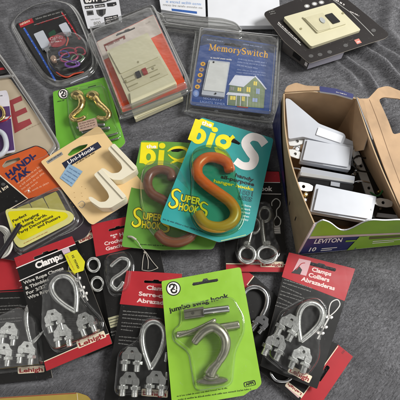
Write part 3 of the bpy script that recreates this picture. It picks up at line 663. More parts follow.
# ================================================================ package with red block letter (left)
def letter_pack():
    t = thing('letter_pack', 'cloudy plastic package with beige card and large red letter E at the left edge', 'package', 25, 115)
    pl = Plane(3.5, amp=.4); mb = MB(); BG = mat('beige_card', '#b5a68e', .6, var=.05)
    mb.slab(rpoly([(-30, 78), (10, 78), (58, 146), (50, 156), (12, 172), (-30, 172)], 3), pl, -1, 0, BG)
    RP = mat('faded_red_print', '#92383c', .55)
    mb.poly([(9, 100.5), (21, 95.6), (22.6, 100.4), (13.2, 104.4), (15.2, 111.8), (25.6, 107.4), (27.6, 112), (16.6, 116.8), (18, 123), (29.6, 118.6), (32, 123.6), (14.4, 133)], pl, .14, RP)
    mb.greek(pl, (26, 130), (42, 123), 1.3, mat('faint_tan_print', '#a08e74', .5), .14)
    mb.build('card', t, warp=pl, cut=7)
    b = MB(); b.slab(rpoly([(-30, 52), (1, 58), (10, 72), (-2, 75), (-30, 70)], 2), pl, -.5, .3, mat('dark_insert', '#1d1a1a', .5)); b.poly([(-10, 69), (3, 67.4), (5, 69.4), (-10, 71.6)], pl, .5, RED); b.build('insert', t)
    o = [(-32, 44), (-2, 52), (14, 74), (34, 104), (60, 146), (50, 160), (12, 176), (-32, 176)]
    b = MB(); b.dome(rpoly(o, 4), pl, [(-.6, -2), (-.8, .3), (1.5, .6), (2.6, .8), (3.2, 3), (4, 4)], FOG, cap=False); b.build('clamshell', t)
    r = MB(); r.ptube([(-2, 53, 2), (14, 75, 2), (34, 105, 2), (58, 144, 2), (53, 154, 1)], pl, 1.3, FOG, seg=8); r.ptube([(-4, 78, 3), (8, 76.4, 3), (14, 76, 3)], pl, 1.6, FOG, seg=8); r.build('rim', t)
letter_pack()

def purple_pack():
    t = thing('hanger_pack', 'purple and white carded pack cut off by the left edge, beside red letter E', 'hanger package', 5, 125)
    pl = Plane(pts=[(0, 95, 8), (14, 150, 8), (-20, 150, 8)], amp=.3); mb = MB(); PU = mat('purple_card', '#4d2f63', .4, coat=.2)
    mb.slab(rpoly([(-30, 96), (6.5, 90), (8.6, 96), (15.4, 152), (-26, 160)], 2), pl, -.8, 0, mat('white_card', '#cfcbd2', .4, coat=.2), side=CARDEDGE)
    mb.poly([(-28, 110), (9.4, 106), (10.6, 116), (-27, 124)], pl, .12, PU); mb.poly([(-27, 122), (11, 118.6), (14.6, 150), (-26, 158)], pl, .12, PU)
    mb.stroke([(-20, 126), (4, 121), (11, 115.6)], 1.2, pl, .24, RED); mb.greek(pl, (0, 96.4), (3, 96), 1.2, INK, .15)
    mb.build('card', t, warp=pl, cut=7)
    b = MB(); b.ptube([(-8, 108, 3), (0, 107, 3), (4, 112, 3), (3, 118, 3), (-4, 121, 3), (-10, 116, 3)], pl, 1.7, GOLD, closed=True); b.build('ring', t)
    b = MB(); b.ptube([(-12, 132, 4), (-3, 130.5, 4), (4, 135, 4), (6.4, 146, 4), (2, 154, 4), (-8, 158, 4)], pl, 2.6, WPLAS); b.build('hook', t)
purple_pack()

# ================================================================ green card with two brass hooks
GRN = mat('lime_green_card', '#6aad33', .42, coat=.25, var=.05)
JG = mat('bright_lime_card', '#8dbd35', .42, coat=.25, var=.05)
def round_logo(mb, pl, c, r):
    mb.poly(ellipse(*c, r), pl, .14, INK); mb.poly(ellipse(*c, r*.86), pl, .22, WHITE)
    f = xf(c, -10, r/7.5)
    mb.stroke([f(*p) for p in ((-3.6, -1.6), (-2.8, -4), (.2, -4.4), (1, -2), (-1, 0), (-2.4, 1.6), (-1.4, 4), (1.8, 4.2), (3, 2))], 1.7*r/7.5, pl, .3, INK)
    mb.stroke([f(*p) for p in ((1.4, -4.6), (3.4, -2), (3.2, 1.6))], 1.2*r/7.5, pl, .3, INK); mb.stroke([f(*p) for p in ((-3.4, 1), (-.8, .6), (1.6, 1.2))], 1.0*r/7.5, pl, .34, INK)
def brass_pack():
    t = thing('swag_hook_pack', 'green card with two polished brass swag hooks, beneath the tan hook card', 'hook package', 88, 115)
    pl = Plane(pts=[(53, 92, 6), (106, 78, 8), (120, 145, 5)], amp=.3); mb = MB()
    sl = slot((85, 91.6), (99, 87.8), 1.4, .8)
    mb.slab(rpoly([(53, 92), (106, 77), (125.5, 142.5), (121, 147.5), (58, 166)], 2), pl, -.7, 0, GRN, holes=[], side=CARDEDGE)
    mb.stroke([(88, 87.5), (96, 85.5)], 1.1, pl, .14, INK, smooth=False)
    round_logo(mb, pl, (63.5, 94), 5.4); mb.text('swag hooks', pl, (57.4, 102.8), (70, 99.8), 2.2, INK, .14) if 0 else mb.greek(pl, (57.6, 102.5), (65, 100.8), 1.4, INK, .14)
    mb.build('card', t, warp=pl, cut=7)
    for path, cup in (([(79.5, 96, 6), (82, 101, 7), (80.5, 108, 7), (74, 114, 7), (71.5, 117, 7), (74, 120, 7), (80, 119.6, 7), (86, 116.6, 6.6)], (78, 96.5)), ([(95.5, 97, 6), (99, 103.5, 7), (104.6, 108.5, 7), (108.8, 113.5, 7), (107.4, 118, 7), (101.6, 118.4, 7), (97, 117, 6.6)], (93.5, 97))):
        b = MB(); n = 6*(len(path)-1)+1; R = [4.3-2.2*i/n+.10*math.sin(i*2.1) for i in range(n)]; b.ptube(path, pl, R, GOLD, seg=12)
        for k, (rr, hh) in enumerate(((6.4, 3.4), (5.2, 4.8), (4.2, 6.4))): b.dome(ellipse(cup[0], cup[1]+k*.6, rr, rr*.74), pl, [(0, hh-1.6), (-.3, hh-.8), (0, hh), (.9, hh+.6), (1.6, hh+.8)], GOLD)
        b.build('brass_hook', t)
    for A, B in (((77, 128), (105, 124.5)), ((82, 132.5), (110, 128))):
        b = MB(); P = [pl.at(A[0]+(B[0]-A[0])*k/20, A[1]+(B[1]-A[1])*k/20, 3) for k in range(21)]; b.tube(P, 2.1, STEEL); b.build('toggle_bolt', t)
    for A, B in (((104, 137.5), (118, 133)), ((108, 141.5), (119, 138))):
        b = MB(); P = [pl.at(A[0]+(B[0]-A[0])*k/24, A[1]+(B[1]-A[1])*k/24, 2) for k in range(25)]; b.tube(P, [1.3 if k % 2 else 1.0 for k in range(25)], STEEL, seg=8); b.build('screw', t)
    b = MB(); s_ = Plane(pts=[(77, 122, 12), (97, 118, 12), (80, 132, 12)], amp=0); b.slab(rpoly([(77.5, 122.6), (96, 117.4), (98, 127), (79.4, 131.4)], .6), s_, -.3, 0, mat('pinkish_sticker', '#c8a794', .5))
    for k in range(3): b.greek(s_, (79.4+k*.6, 124.6+k*2.3), (94.6+k*.6, 120.2+k*2.3), 1.3, mat('brown_ink', '#5e4032', .5), .12)
    b.build('price_sticker', t)
    blister(pl, [(68, 94), (104, 86), (113, 120), (122, 138), (78, 143), (70, 122)], 10, t, r=6)
brass_pack()

# ================================================================ orange putty pack
def putty_pack():
    t = thing('putty_pack', 'orange HANDI-TAK card with strips of yellow adhesive putty under a yellow label', 'adhesive putty package', 40, 200)
    pl = Plane(pts=[(38, 146, 8), (92, 227, 6), (-10, 230, 8)], amp=.4); OR = mat('orange_print', '#bf5320', .42, coat=.2); NV = mat('navy_print', '#1d1f4c', .45)
    mb = MB(); o = [(-28, 170), (36, 144.5), (46, 149), (93, 226), (86, 237), (22, 262), (-12, 256)]
    hole = rpoly([(2, 166), (6, 161), (19, 157), (20.5, 159.5), (10, 165), (4, 168)], 1.2)
    mb.slab(rpoly(o, 4), pl, -.8, 0, mat('plum_card', '#2c2229', .4, coat=.3), holes=[hole], side=CARDEDGE)
    mb.poly(rpoly([(-26, 170.6), (36, 145.6), (45.4, 149.6), (68, 188), (27, 199), (-2, 173), (-26, 184)], 2), pl, .12, OR, holes=[hole])
    mb.poly([(-26, 186), (-2, 175.4), (26.6, 198.6), (14, 206), (-20, 222)], pl, .12, BLACK); mb.stroke([(-26, 185.5), (-1.6, 174), (27.6, 198.6), (8, 209.6)], 1.2, pl, .24, CREAM, smooth=False)
    mb.text('HANDI-', pl, (8.6, 178.4), (36.8, 156.4), 6.2, NV, .28, bold=.045); mb.text('TAK', pl, (14.6, 184), (31, 171), 6.2, NV, .28, bold=.045)
    LT = mat('peach_print', '#e4a987', .5)
    for k, (a, b_) in enumerate((((18, 184), (40, 167)), ((20, 187), (43, 169.6)), ((22, 190), (45, 173)), ((25, 192.5), (38, 182.5)), ((28, 193.6), (50, 183)))): mb.greek(pl, a, b_, 2.0, LT, .26, seed=k)
    mb.poly(ellipse(28.6, 190.6, 1.0, n=10), pl, .28, WHITE)
    mb.text('DO-IT', pl, (0, 194), (11, 186.4), 4.2, CREAM, .26, bold=.03) if 0 else mb.greek(pl, (-2, 194), (10, 186), 3.8, CREAM, .26)
    for (x, y, r) in ((3, 184, 2.2), (6.4, 187.6, 1.2), (16, 201, 1.4)): mb.poly(ellipse(x, y, r, r*.7), pl, .26, DKGREY)
    mb.greek(pl, (50, 239.4), (78, 227.6), 1.3, GREYPR, .16)
    mb.stroke([(60, 236), (74, 230), (83, 222), (82, 214)], .5, pl, .2, GREYPR)
    mb.build('card', t, warp=pl, cut=7)
    PUT = mat('yellow_putty', '#cdc45a', .6, var=.06)
    for k, q in enumerate(([(17, 208), (29, 203.4), (34, 212), (20, 218)], [(30, 203), (42.6, 197.6), (51, 213), (37, 218)], [(43.6, 197.2), (56, 191.4), (66, 211), (53, 216)])):
        b = MB(); b.slab(rpoly(q, 1), pl, .4, 3.5, PUT); b.build('putty_strip', t, bevel=.6)
    blister(pl, [(9, 212), (32, 200.6), (58, 188.6), (63, 191), (79, 219), (76, 226), (24, 255), (16, 250)], 5.5, t, r=4, m=clear('grey_glare_plastic', '#eeeeec', .12, .8, 1.8, .15, .05))
    lp = Plane(pts=[(5, 210, 15.6), (72, 216, 13.2), (20, 247, 15.2)], amp=0); b = MB()
    YB = mat('bright_yellow_label', '#d2c800', .42, coat=.25); CY = mat('cream_yellow_label', '#c9c47a', .45)
    b.slab(rpoly([(4.4, 209, 5), (40, 207.6, 3), (70, 211, 4), (75, 216.6, 4), (71, 222.6, 4), (20, 248.6, 4), (14.6, 243, 3)], 3), lp, -.3, 0, CY)
    b.poly(rpoly([(7, 211.4, 4), (40, 209.6, 3), (66, 212.4, 3), (68.6, 216.4, 3), (64.6, 219.8, 3), (23, 240.6, 4), (17.6, 237.6, 3)], 3), lp, .12, YB)
    for s_, A, B in (('Perfect', (13.2, 222.6), (27, 215.4)), ('for Hanging', (15.6, 226.8), (39, 214.8)), ('Greeting Cards,', (17.6, 230.4), (47, 215.4)), ('Party Decorations', (19, 234.4), (53.4, 216.8)), ('and Posters', (38, 228.4), (60.6, 217.4))):
        b.text(s_, lp, A, B, 2.7, INK, .26, bold=.025)
    b.greek(lp, (24, 243.8), (48, 232), 1.1, mat('orange_small_print', '#b06a30', .5), .2)
    b.build('label_sheet', t)
putty_pack()

# ================================================================ tan card with ivory J hooks
def jhook_pack():
    t = thing('j_hook_pack', 'tan card holding two ivory J-shaped hooks, with pale blue price tag', 'hook package', 95, 170)
    pl = Plane(pts=[(41, 161, 12), (97, 126, 15), (92, 224, 10)], amp=.4); TAN = mat('tan_card', '#e2c28c', .5, var=.05, coat=.15); mb = MB()
    hole = rpoly([(67, 154.6), (72, 149), (79, 145.4), (88, 143.6), (86, 147), (78, 152), (70, 156)], 1.5)
    mb.slab(rpoly([(40.5, 161.5), (96.5, 126), (100, 127), (148, 190), (93, 225), (89, 223)], 2), pl, -.8, 0, TAN, holes=[hole], side=CARDEDGE)
    mb.poly([(61.6, 163), (97.6, 141.6), (101.6, 147), (65.2, 168.6)], pl, .14, mat('navy_bar_print', '#20253a', .45)); mb.text('Uni-Hook', pl, (68.6, 164.2), (95, 148.6), 3.6, WHITE, .28, bold=.02)
    mb.greek(pl, (76.5, 164), (95.4, 152.8), 1.8, INK, .2); mb.poly([(46, 161.2), (61.4, 151.6), (63, 154.4), (47.8, 163.8)], pl, .14, GREYPR); mb.greek(pl, (48.4, 162), (61.6, 153.6), 1.4, INK, .26)
    for k in range(14):
        R = random.Random(k); x = 70+R.uniform(-4, 30); y = 178+R.uniform(-4, 30)
        mb.poly(ellipse(x, y, .5, .3, n=6), pl, .12, mat('tan_speck', '#a9834c', .6)) if x < 88+(y-170)*.2 else None
    mb.stroke([(78, 204), (82, 201), (85, 204), (82, 208), (79, 206)], .5, pl, .14, GREYPR)
    mb.build('card', t, warp=pl, cut=7)
    b = MB(); bl = mat('pale_blue_sticker', '#8cabc4', .5); b.slab([(69, 163.4), (82.6, 171.4), (71.4, 186.6), (59.6, 177.6)], pl, .3, .55, bl)
    for k in range(4): b.greek(pl, (61.6+k*2.4, 177+k*-3.0), (72.6+k*2.6, 184.4-k*3.1), 1.4, mat('blue_ink', '#4f6b90', .5), .7)
    b.build('price_sticker', t, warp=pl, cut=7)
    IV = mat('j_hook_ivory', '#e4dcc4', .32, coat=.15, var=.02)
    J1 = [(107.5, 148.5), (114, 143), (137.5, 167.5), (135.5, 171), (121, 180), (112.5, 179.6), (102.6, 172.6), (100.4, 168.6), (103.6, 168), (112, 173.4), (118.6, 172.6), (122.4, 168.4), (121, 163.4)]
    J2 = [(93.6, 174.4), (101.4, 168.8), (126.6, 196.4), (124.6, 199.4), (110.6, 207.8), (100, 207.8), (90.2, 201), (88, 197), (91.4, 196.6), (99.6, 202), (105.6, 201.6), (109.4, 197.4), (107.6, 192)]
    for J in (J1, J2):
        b = MB(); b.slab(rpoly(J, 2.0, 4), pl, .3, 11, IV)
        b.build('ivory_hook', t, bevel=1.5)
    b = MB(); b.slab(rpoly([(111, 146), (114, 143.4), (137, 167.6), (134, 170)], 1), pl, 11, 12.4, IV); b.build('ivory_hook_rib', t, bevel=.5)
    b = MB(); b.slab(rpoly([(98, 171.4), (101.4, 169), (126.4, 196.6), (123, 198.6)], 1), pl, 11, 12.4, IV); b.build('ivory_hook_rib', t, bevel=.5)
jhook_pack()

# ================================================================ big S cards
YEL = mat('yellow_print', '#e2d40c', .45); 
def glyph_big(mb, pl, f, sc, holeless=True):
    """fat rounded lowercase letters b i g in local units, x right, y down; cap height about 20"""
    P = lambda L: [f(*p) for p in L]
    mb.poly(P([(0, -1), (5.6, -1), (5.6, 20), (0, 20)]), pl, .16, YEL)
    mb.poly(P(ellipse(8.2, 13, 7.8, 8.2)), pl, .2, YEL, holes=[P(ellipse(8.6, 13, 2.4, 3.6, n=18))])
    mb.poly(P([(18.4, 5), (24, 5), (24, 20.4), (18.4, 20.4)]), pl, .16, YEL); mb.poly(P(ellipse(21.2, .6, 3.3, 2.9)), pl, .16, YEL)
def super_lettering(mb, pl, f, h=.3):
    Y2 = mat('amber_yellow_print', '#e3d21c', .45); D = mat('dark_olive_outline', '#2f3a14', .5)
    P = lambda L: [f(*p) for p in L]
    S1 = [(9.4, 2, 1), (5.4, .2, 1.8), (1.6, 3, 2.2), (2.6, 8, 2.2), (7, 11.4, 2.6), (8, 16, 2.6), (4, 19, 2.2), (.4, 17, 1.6), (1, 14, 1)]
    S2 = [(38.6, 9.4, 1), (34, 7.6, 1.6), (31.4, 10, 2), (33, 13.6, 2), (38, 16, 2.2), (38, 20, 2.2), (34, 21.6, 1.8), (30.4, 19.6, 1)]
    for s_ in (S1, S2):
        mb.stroke([(*f(*p[:2]), p[2]+1.1) for p in s_], 1, pl, h-.05, D); mb.stroke([(*f(*p[:2]), p[2]) for p in s_], 1, pl, h, Y2)
    for s_, A, B, hp in (('UPER', (10.6, 10.8), (31, 10.8), 6.6), ('HOOK', (10.4, 19.8), (30.4, 19.8), 7)):
        mb.text(s_, pl, f(*A), f(*B), hp+.2, D, h-.02, bold=.085); mb.text(s_, pl, f(*A), f(*B), hp, Y2, h+.06, bold=.03)
def s_hook(pl, t, path, r, m, h=7):
    b = MB(); b.ptube([(x, y, h) for x, y in path], pl, r, m, n=8, seg=16, flat=.95); b.build('s_hook', t)
def grad_mat(name, c0, c1, p0, p1, rough=.32):
    m = mat(name, c0, rough, coat=.15, var=.03); n = m.node_tree.nodes; L = m.node_tree.links
    t = n.new('ShaderNodeNewGeometry'); sp = n.new('ShaderNodeSeparateXYZ'); L.new(t.outputs['Position'], sp.inputs[0])
    mr = n.new('ShaderNodeMapRange'); mr.inputs['From Min'].default_value = p0; mr.inputs['From Max'].default_value = p1; L.new(sp.outputs['Y'], mr.inputs['Value'])
    mx = [x for x in n if x.type == 'MIX'][0]; c = n.new('ShaderNodeMix'); c.data_type = 'RGBA'; c.inputs['A'].default_value = lin(c0); c.inputs['B'].default_value = lin(c1)
    L.new(mr.outputs['Result'], c.inputs['Factor']); L.new(c.outputs['Result'], mx.inputs['A']); return m
def big_green():
    t = thing('s_hook_pack', 'green big S card with brown S hook, partly under the teal card', 'hook package', 165, 200, 0, 'big S hook cards')
    pl = Plane(pts=[(141, 141, 11), (213, 144, 11), (122, 247, 14)], amp=.4); mb = MB()
    sl = [(170, 150), (176, 146.6), (184, 147), (186, 149.4), (178, 152), (172, 151.6)]
    mb.slab(rpoly([(141, 140), (214, 144), (218, 238), (213, 249), (160, 250), (121.5, 246.5), (128, 205)], 3), pl, -.8, 0, mat('leaf_green_card', '#5f9236', .42, coat=.25, var=.05), holes=[sl], side=CARDEDGE)
    a = math.degrees(math.atan2(3, 60)); f = xf((141, 143), a+2, 1.0)
    glyph_big(mb, pl, f, 1)
    g = lambda L: [f(*p) for p in L]
    mb.poly(g([(0, -1), (17, -2.5), (17, 4), (6, 5), (5, 12), (0, 12)]), pl, .15, YEL)
    mb.text('the', pl, f(5.6, 4.4), f(15.6, 3.4), 3.6, WHITE, .34, bold=.03)
    mb.stroke([(*f(*p[:2]), p[2]) for p in ((27, 6, 1), (33, 2, 2.4), (41, 1, 2.6), (47, 4, 2.6), (45, 11, 2), (36, 15, 2.2), (31, 18, 1.6))], 2, pl, .2, YEL)
    mb.stroke([(*f(*p[:2]), p[2]) for p in ((28, 9, 1), (34, 13, 2), (44, 15, 3), (52, 12, 3))], 2, pl, .24, YEL)
    ff = xf((133.6, 207.6), 6, .96); super_lettering(mb, pl, ff)
    mb.greek(pl, (140, 244.6), (172, 246.8), 1.4, INK, .16)
    mb.build('card', t, warp=pl, cut=7)
    BR = mat('brown_vinyl', '#6a4029', .35, coat=.15, bump=.15, bscale=250)
    s_hook(pl, t, [(172, 180), (170, 172.4), (160, 169.6), (150.6, 174), (147.6, 184), (152, 193.6), (163, 200), (176, 208), (188, 216), (194, 226), (190, 237), (178, 242.4), (165, 240), (157, 232)], 4.6, BR, 6.4)
    blister(pl, [(143, 168), (160, 163), (180, 168), (196, 205), (202, 228), (190, 244), (166, 245), (148, 228), (140, 200)], 12, t, r=14)
def big_teal():
    t = thing('s_hook_pack', 'teal big S card with orange S hook, topmost in the middle', 'hook package', 215, 180, 0, 'big S hook cards')
    pl = Plane(pts=[(202, 118, 18), (273, 139, 14), (161, 222, 29)], amp=.5); mb = MB()
    sl = [(224.5, 139.4), (229, 136), (235, 139), (240.6, 143.4), (239, 145), (232, 142.6), (226, 141.6)]
    TE = mat('teal_card', '#22908d', .42, coat=.25, var=.05)
    mb.slab(rpoly([(201, 116.5), (273.5, 139), (253.4, 231, 2), (246, 236, 3), (219, 242, 2), (160, 222.5), (162, 214)], 3), pl, -.8, 0, TE, holes=[sl], side=CARDEDGE)
    f = xf((196.4, 118.5), 17, 1.07); g = lambda L: [f(*p) for p in L]
    mb.poly(g([(5, -2), (0, 2), (-2, 20), (5, 22), (6, 4), (17, 4.6), (17, -1)]), pl, .15, YEL)
    mb.poly(g([(-1, 0), (5, 0), (4.4, 21), (-2, 21)]), pl, .16, YEL); mb.poly(g(ellipse(6.6, 15, 7.2, 7.6)), pl, .2, YEL, holes=[g(ellipse(6.8, 15, 2.2, 3.4, n=18))])
    mb.poly(g([(16.4, 8), (21.6, 8), (21, 22.6), (15.8, 22.6)]), pl, .17, YEL); mb.poly(g(ellipse(19.4, 4.6, 3, 2.4)), pl, .17, YEL)
    mb.text('the', pl, f(5.8, 3.4), f(15.6, 3.2), 4.2, WHITE, .34, bold=.03)
    # g
    mb.poly(g(ellipse(30.4, 13.6, 7.6, 7.2)), pl, .16, YEL, holes=[g(ellipse(30.4, 13.4, 3, 2.4, n=18))])
    mb.stroke([(*f(*p[:2]), p[2]) for p in ((38.4, 5.6, 4), (36.4, 9, 3), (35.6, 14, 3))], 2, pl, .2, YEL)
    mb.stroke([(*f(*p[:2]), p[2]) for p in ((25, 20, 3), (27.4, 23.4, 3.4), (35, 25, 4), (38.4, 29, 4), (33, 33.6, 3.6), (26.4, 32, 3))], 2, pl, .22, YEL)
    # white S
    mb.stroke([(*f(*p[:2]), p[2]) for p in ((68.4, 5, 8.2), (62, 1, 7.6), (54, 2, 8), (50.6, 8.6, 8.6), (56.6, 14.6, 9.2), (62.6, 19.6, 9.2), (61.8, 26.8, 8.4), (54.4, 29.6, 7.4), (46.4, 27.2, 7.2))], 8, pl, .16, WHITE)
    mb.text('handy', pl, (235, 176.5), (253.4, 181.4), 3.4, INK, .3, bold=.03); mb.text('all-purpose', pl, (220.6, 178.4), (254, 186), 3.4, INK, .3, bold=.03)
    mb.text('hanger hooks', pl, (213.4, 182.6), (253.4, 190.6), 3.2, YEL, .3, bold=.03)
    for s_, A, B in (('1001', (238.6, 193.6), (253, 196)), ('USES', (237.6, 199), (252, 201.6))):
        mb.text(s_, pl, A, B, 4.2, mat('dark_teal_print', '#0d3a44', .45), .2, bold=.05); mb.text(s_, pl, A, B, 4.2, TE, .32, bold=-.012)
    for k, (s_, w_) in enumerate((('in home', 9.4), ('at work', 9.2), ('at school', 11.6), ('when', 6.6), ('traveling', 11.4))):
        mb.text(s_, pl, (251-k*.7-w_, 207.4+k*3.4-w_*.2), (251-k*.7, 207.4+k*3.4), 2.1, mat('aqua_white_print', '#cfe8e6', .5), .2, bold=.02)
    ff = xf((172, 188.4), 11, 1.0); super_lettering(mb, pl, ff)
    mb.text('SUPER HOOKS & CO.', pl, (162.5, 220.4), (200, 233), 2, mat('dark_teal_print', '#0d3a44', .45), .18) if 0 else mb.greek(pl, (162.8, 219.8), (203, 232.6), 1.7, mat('dark_teal_print', '#0d3a44', .45), .18)
    mb.stroke([(221, 240.6), (246, 234.6)], .7, pl, .2, mat('pale_edge_print', '#b9c98a', .5), smooth=False)
    mb.build('card', t, warp=pl, cut=7)
    y0 = G(215, 215, 25).y; y1 = G(215, 190, 25).y
    OG = grad_mat('orange_vinyl', '#c09034', '#f0642c', y0, y1)
    s_hook(pl, t, [(230, 171.6), (227, 163), (217.5, 158), (206, 158), (198, 165), (198, 175.4), (206.6, 184.6), (219, 193.6), (230, 202), (235.6, 212), (232, 222), (219.4, 227.4), (205, 224), (197, 212)], 5.2, OG, 6.6)
    tint = clear('green_tint_blister', '#d2e2c8', .03, .6, 2.5, .06)
    blister(pl, [(190, 156), (203, 149), (221, 150), (233, 163), (235, 186), (245, 213), (239, 230), (219, 236.6), (197, 229), (190, 210), (193, 186)], 12.4, t, r=12, m=tint)
big_green(); big_teal()

# ================================================================ red and black hardware cards
def gl(mb, pl, A, B, n, dx, dy, hp=1.2, m=None, seed=0):
    for k in range(n): mb.greek(pl, (A[0]+dx*k, A[1]+dy*k), (B[0]+dx*k-((k % 3 == 2)*8), B[1]+dy*k), hp, m or GREYPR, .16, seed=seed+k)
GRP = 'red and black wire rope clamp cards'
def clamps_far_left():
    t = thing('clamp_pack', 'red and black clamp card cut off by the left edge', 'clamp package', 15, 330, 0, GRP)
    pl = Plane(pts=[(0, 262, 3), (50, 375, 3), (-10, 375, 3)], amp=.4)
    def fn(mb):
        mb.stroke([(-22, 293), (40, 290)], .6, pl, .14, RED, smooth=False)
        gl(mb, pl, (-8, 299), (20, 298), 1, 0, 0); gl(mb, pl, (-6, 307), (22, 305.6), 3, .4, 3.2, 1.1); gl(mb, pl, (-5, 320), (22, 318), 2, .4, 3, 1.1)
        maker_logo(mb, pl, (19.6, 372.6), (43, 371), 4.2)
    lehigh_card(t, pl, [(-30, 262), (30, 254), (52.5, 378), (-20, 386)], [(-30, 262), (30, 254), (36, 288), (-26, 292)], fn=fn)
    thimble(pl, t, (44, 300), (31.5, 344), 30, 1.5, 4, seg0=.0, seg1=1)
    for c in ((9, 331), (3.5, 351.5), (27, 350)): clip(pl, t, c, 8, 1.12)
    blister(pl, [(-10, 322), (24, 306), (42, 320), (47, 366), (-6, 372)], 12, t, r=5)
def clamps_left():
    t = thing('clamp_pack', 'red and black Clamps card with yellow price sticker and red bottom bar', 'clamp package', 65, 310, 0, GRP)
    pl = Plane(pts=[(16, 256, 10), (72, 236, 10), (46, 370, 9)], amp=.5)
    hole = slot((34, 258.6), (58, 250), 3.0, 1.2)
    def fn(mb):
        mb.poly([(16.8, 267.6), (75.6, 243.8), (78.4, 254.8), (20.2, 279.6)], pl, .14, BLACK)
        mb.stroke([(16, 268.2), (75.4, 244)], .9, pl, .26, WHITE, smooth=False); mb.stroke([(19, 281), (78, 256)], .9, pl, .26, WHITE, smooth=False)
        mb.text('Clamps', pl, (36.6, 269), (63.6, 258), 6.2, WHITE, .28, bold=.045)
        for s_, A, B in (('Wire Rope Clamps', (24, 284.6), (64, 269.4)), ('& Thimbles', (25.6, 289.8), (49.4, 280.6)), ('For 3/32"', (27, 295), (48, 286.8)), ('Wire Rope', (28.6, 299.6), (51, 291))):
            mb.text(s_, pl, A, B, 3.1, mat('soft_white_print', '#c9c5bd', .5), .2, bold=.03)
        mb.poly([(44, 361.6), (109, 333.6), (112, 343.6), (46.4, 371)], pl, .14, RED); mb.stroke([(44, 361.6), (109, 333.6)], .9, pl, .26, CREAM, smooth=False)
        maker_logo(mb, pl, (80, 347), (104.6, 336.6), 4.6)
        ropeprint(mb, pl, (75, 272), -24, .92)
        gl(mb, pl, (20, 288), (22, 287), 1, 0, 0)
    lehigh_card(t, pl, [(14, 258), (72, 236), (112.5, 343.5), (46, 371.5)], [(14, 258), (72, 236), (75.6, 244), (17, 268)], hole, fn)
    thimble(pl, t, (58.4, 277.6), (76, 312), 27, 1.9, 4)
    for c, a in (((53.4, 318), -14), ((62.6, 333), -6), ((85, 321), -22)): clip(pl, t, c, a, 1.12)
    blister(pl, [(46, 288), (56, 272), (78, 272), (84, 300), (104, 322), (100, 334), (56, 352), (44, 330)], 12, t, r=7)
    b = MB(); sp = Plane(pts=[(62, 250, 15), (84, 262, 13), (73, 273, 13)], amp=0)
    b.slab(rpoly([(64, 254), (76.6, 249.6), (85, 261.6), (83.6, 270.6), (74, 273.6), (70, 268)], 1), sp, -.3, 0, mat('fluor_yellow_sticker', '#d0ca20', .45)); b.poly([(61.6, 250.4), (68.6, 247.4), (70.6, 252), (64, 255)], sp, 0, mat('pinkish_white_sticker', '#c9b0ba', .5))
    b.text('', sp, (71.6, 255.6), (78.6, 270.8), 3, INK); b.greek(sp, (71.6, 255.6), (78.6, 270.8), 3, INK, .14); b.greek(sp, (66.4, 255.6), (74, 270.6), 1.2, mat('orange_small_print', '#b06a30', .5), .14); b.build('price_sticker', t)
def sliver():
    t = thing('s_hook_card', 'narrow visible strip of a black hardware card with steel loops, between two red cards', 'hook package', 90, 280)
    pl = Plane(pts=[(72, 238, 3), (95, 229, 3), (100, 345, 3)], amp=.2)
    def fn(mb):
        mb.stroke([(60, 248), (96, 233)], 1, pl, .2, CREAM, smooth=False); maker_logo(mb, pl, (80.5, 242), (92, 237), 3.4)
    lehigh_card(t, pl, [(60, 244), (94, 226), (117, 344), (88, 356)], [(60, 240), (94.5, 226), (96, 233), (60, 248)], fn=fn)
    for c in ((93.6, 265), (97.4, 284)):
        b = MB(); b.ptube([(c[0]+6*math.cos(a), c[1]+6.6*math.sin(a), 3) for a in [k*.62 for k in range(10)]], pl, 1.5, ZINC, closed=True); b.build('steel_loop', t)
def s_hooks():
    t = thing('s_hook_card', 'red and black card headed "S" Hooks with a bare steel S hook', 'hook package', 115, 270)
    pl = Plane(pts=[(92, 224, 7), (150, 212, 7), (112, 345, 7)], amp=.3)
    hole = slot((108.5, 230.4), (127, 226), 2.4, .9)
    PK = mat('pink_white_print', '#e6c8c2', .5)
    def fn(mb):
        mb.text('"S" Hooks', pl, (111, 238.6), (136, 232.6), 3.4, PK, .26, bold=.03); mb.text('Crochets en "S"', pl, (104.6, 245.4), (143, 236.6), 3.4, PK, .26, bold=.03); mb.text('Ganchos en "S"', pl, (106, 250.6), (145, 241.2), 3.4, PK, .26, bold=.03)
        mb.poly([(108, 318), (118.6, 315), (121, 325), (110.6, 328)], pl, .14, mat('olive_cream_print', '#a5a284', .5))
        for k in range(3): mb.stroke([(108.8+k*.8, 320.4+k*2.6), (119+k*.6, 317.4+k*2.6)], .6, pl, .26, INK, smooth=False)
        gl(mb, pl, (111, 333), (118, 331), 2, .8, 3, 1.6)
    lehigh_card(t, pl, [(91, 224.5), (152, 211), (176, 330), (114, 349)], [(91, 224.5), (152, 211), (156.6, 242), (95.8, 256.6)], hole, fn)
    b = MB(); b.ptube([(110.4, 267, 4), (115.6, 262, 4), (121.6, 258.4, 4), (128, 260.4, 4), (128.4, 266.6, 4), (121, 273.6, 4), (113.4, 279, 4), (112, 285, 4), (116.6, 289.4, 4), (121, 286, 4), (123.6, 281.4, 4)], pl, 1.9, ZINC, seg=14); b.build('s_hook', t)
    blister(pl, [(106, 256), (128, 252), (134, 264), (130, 292), (112, 296), (106, 276)], 7.5, t, r=7)
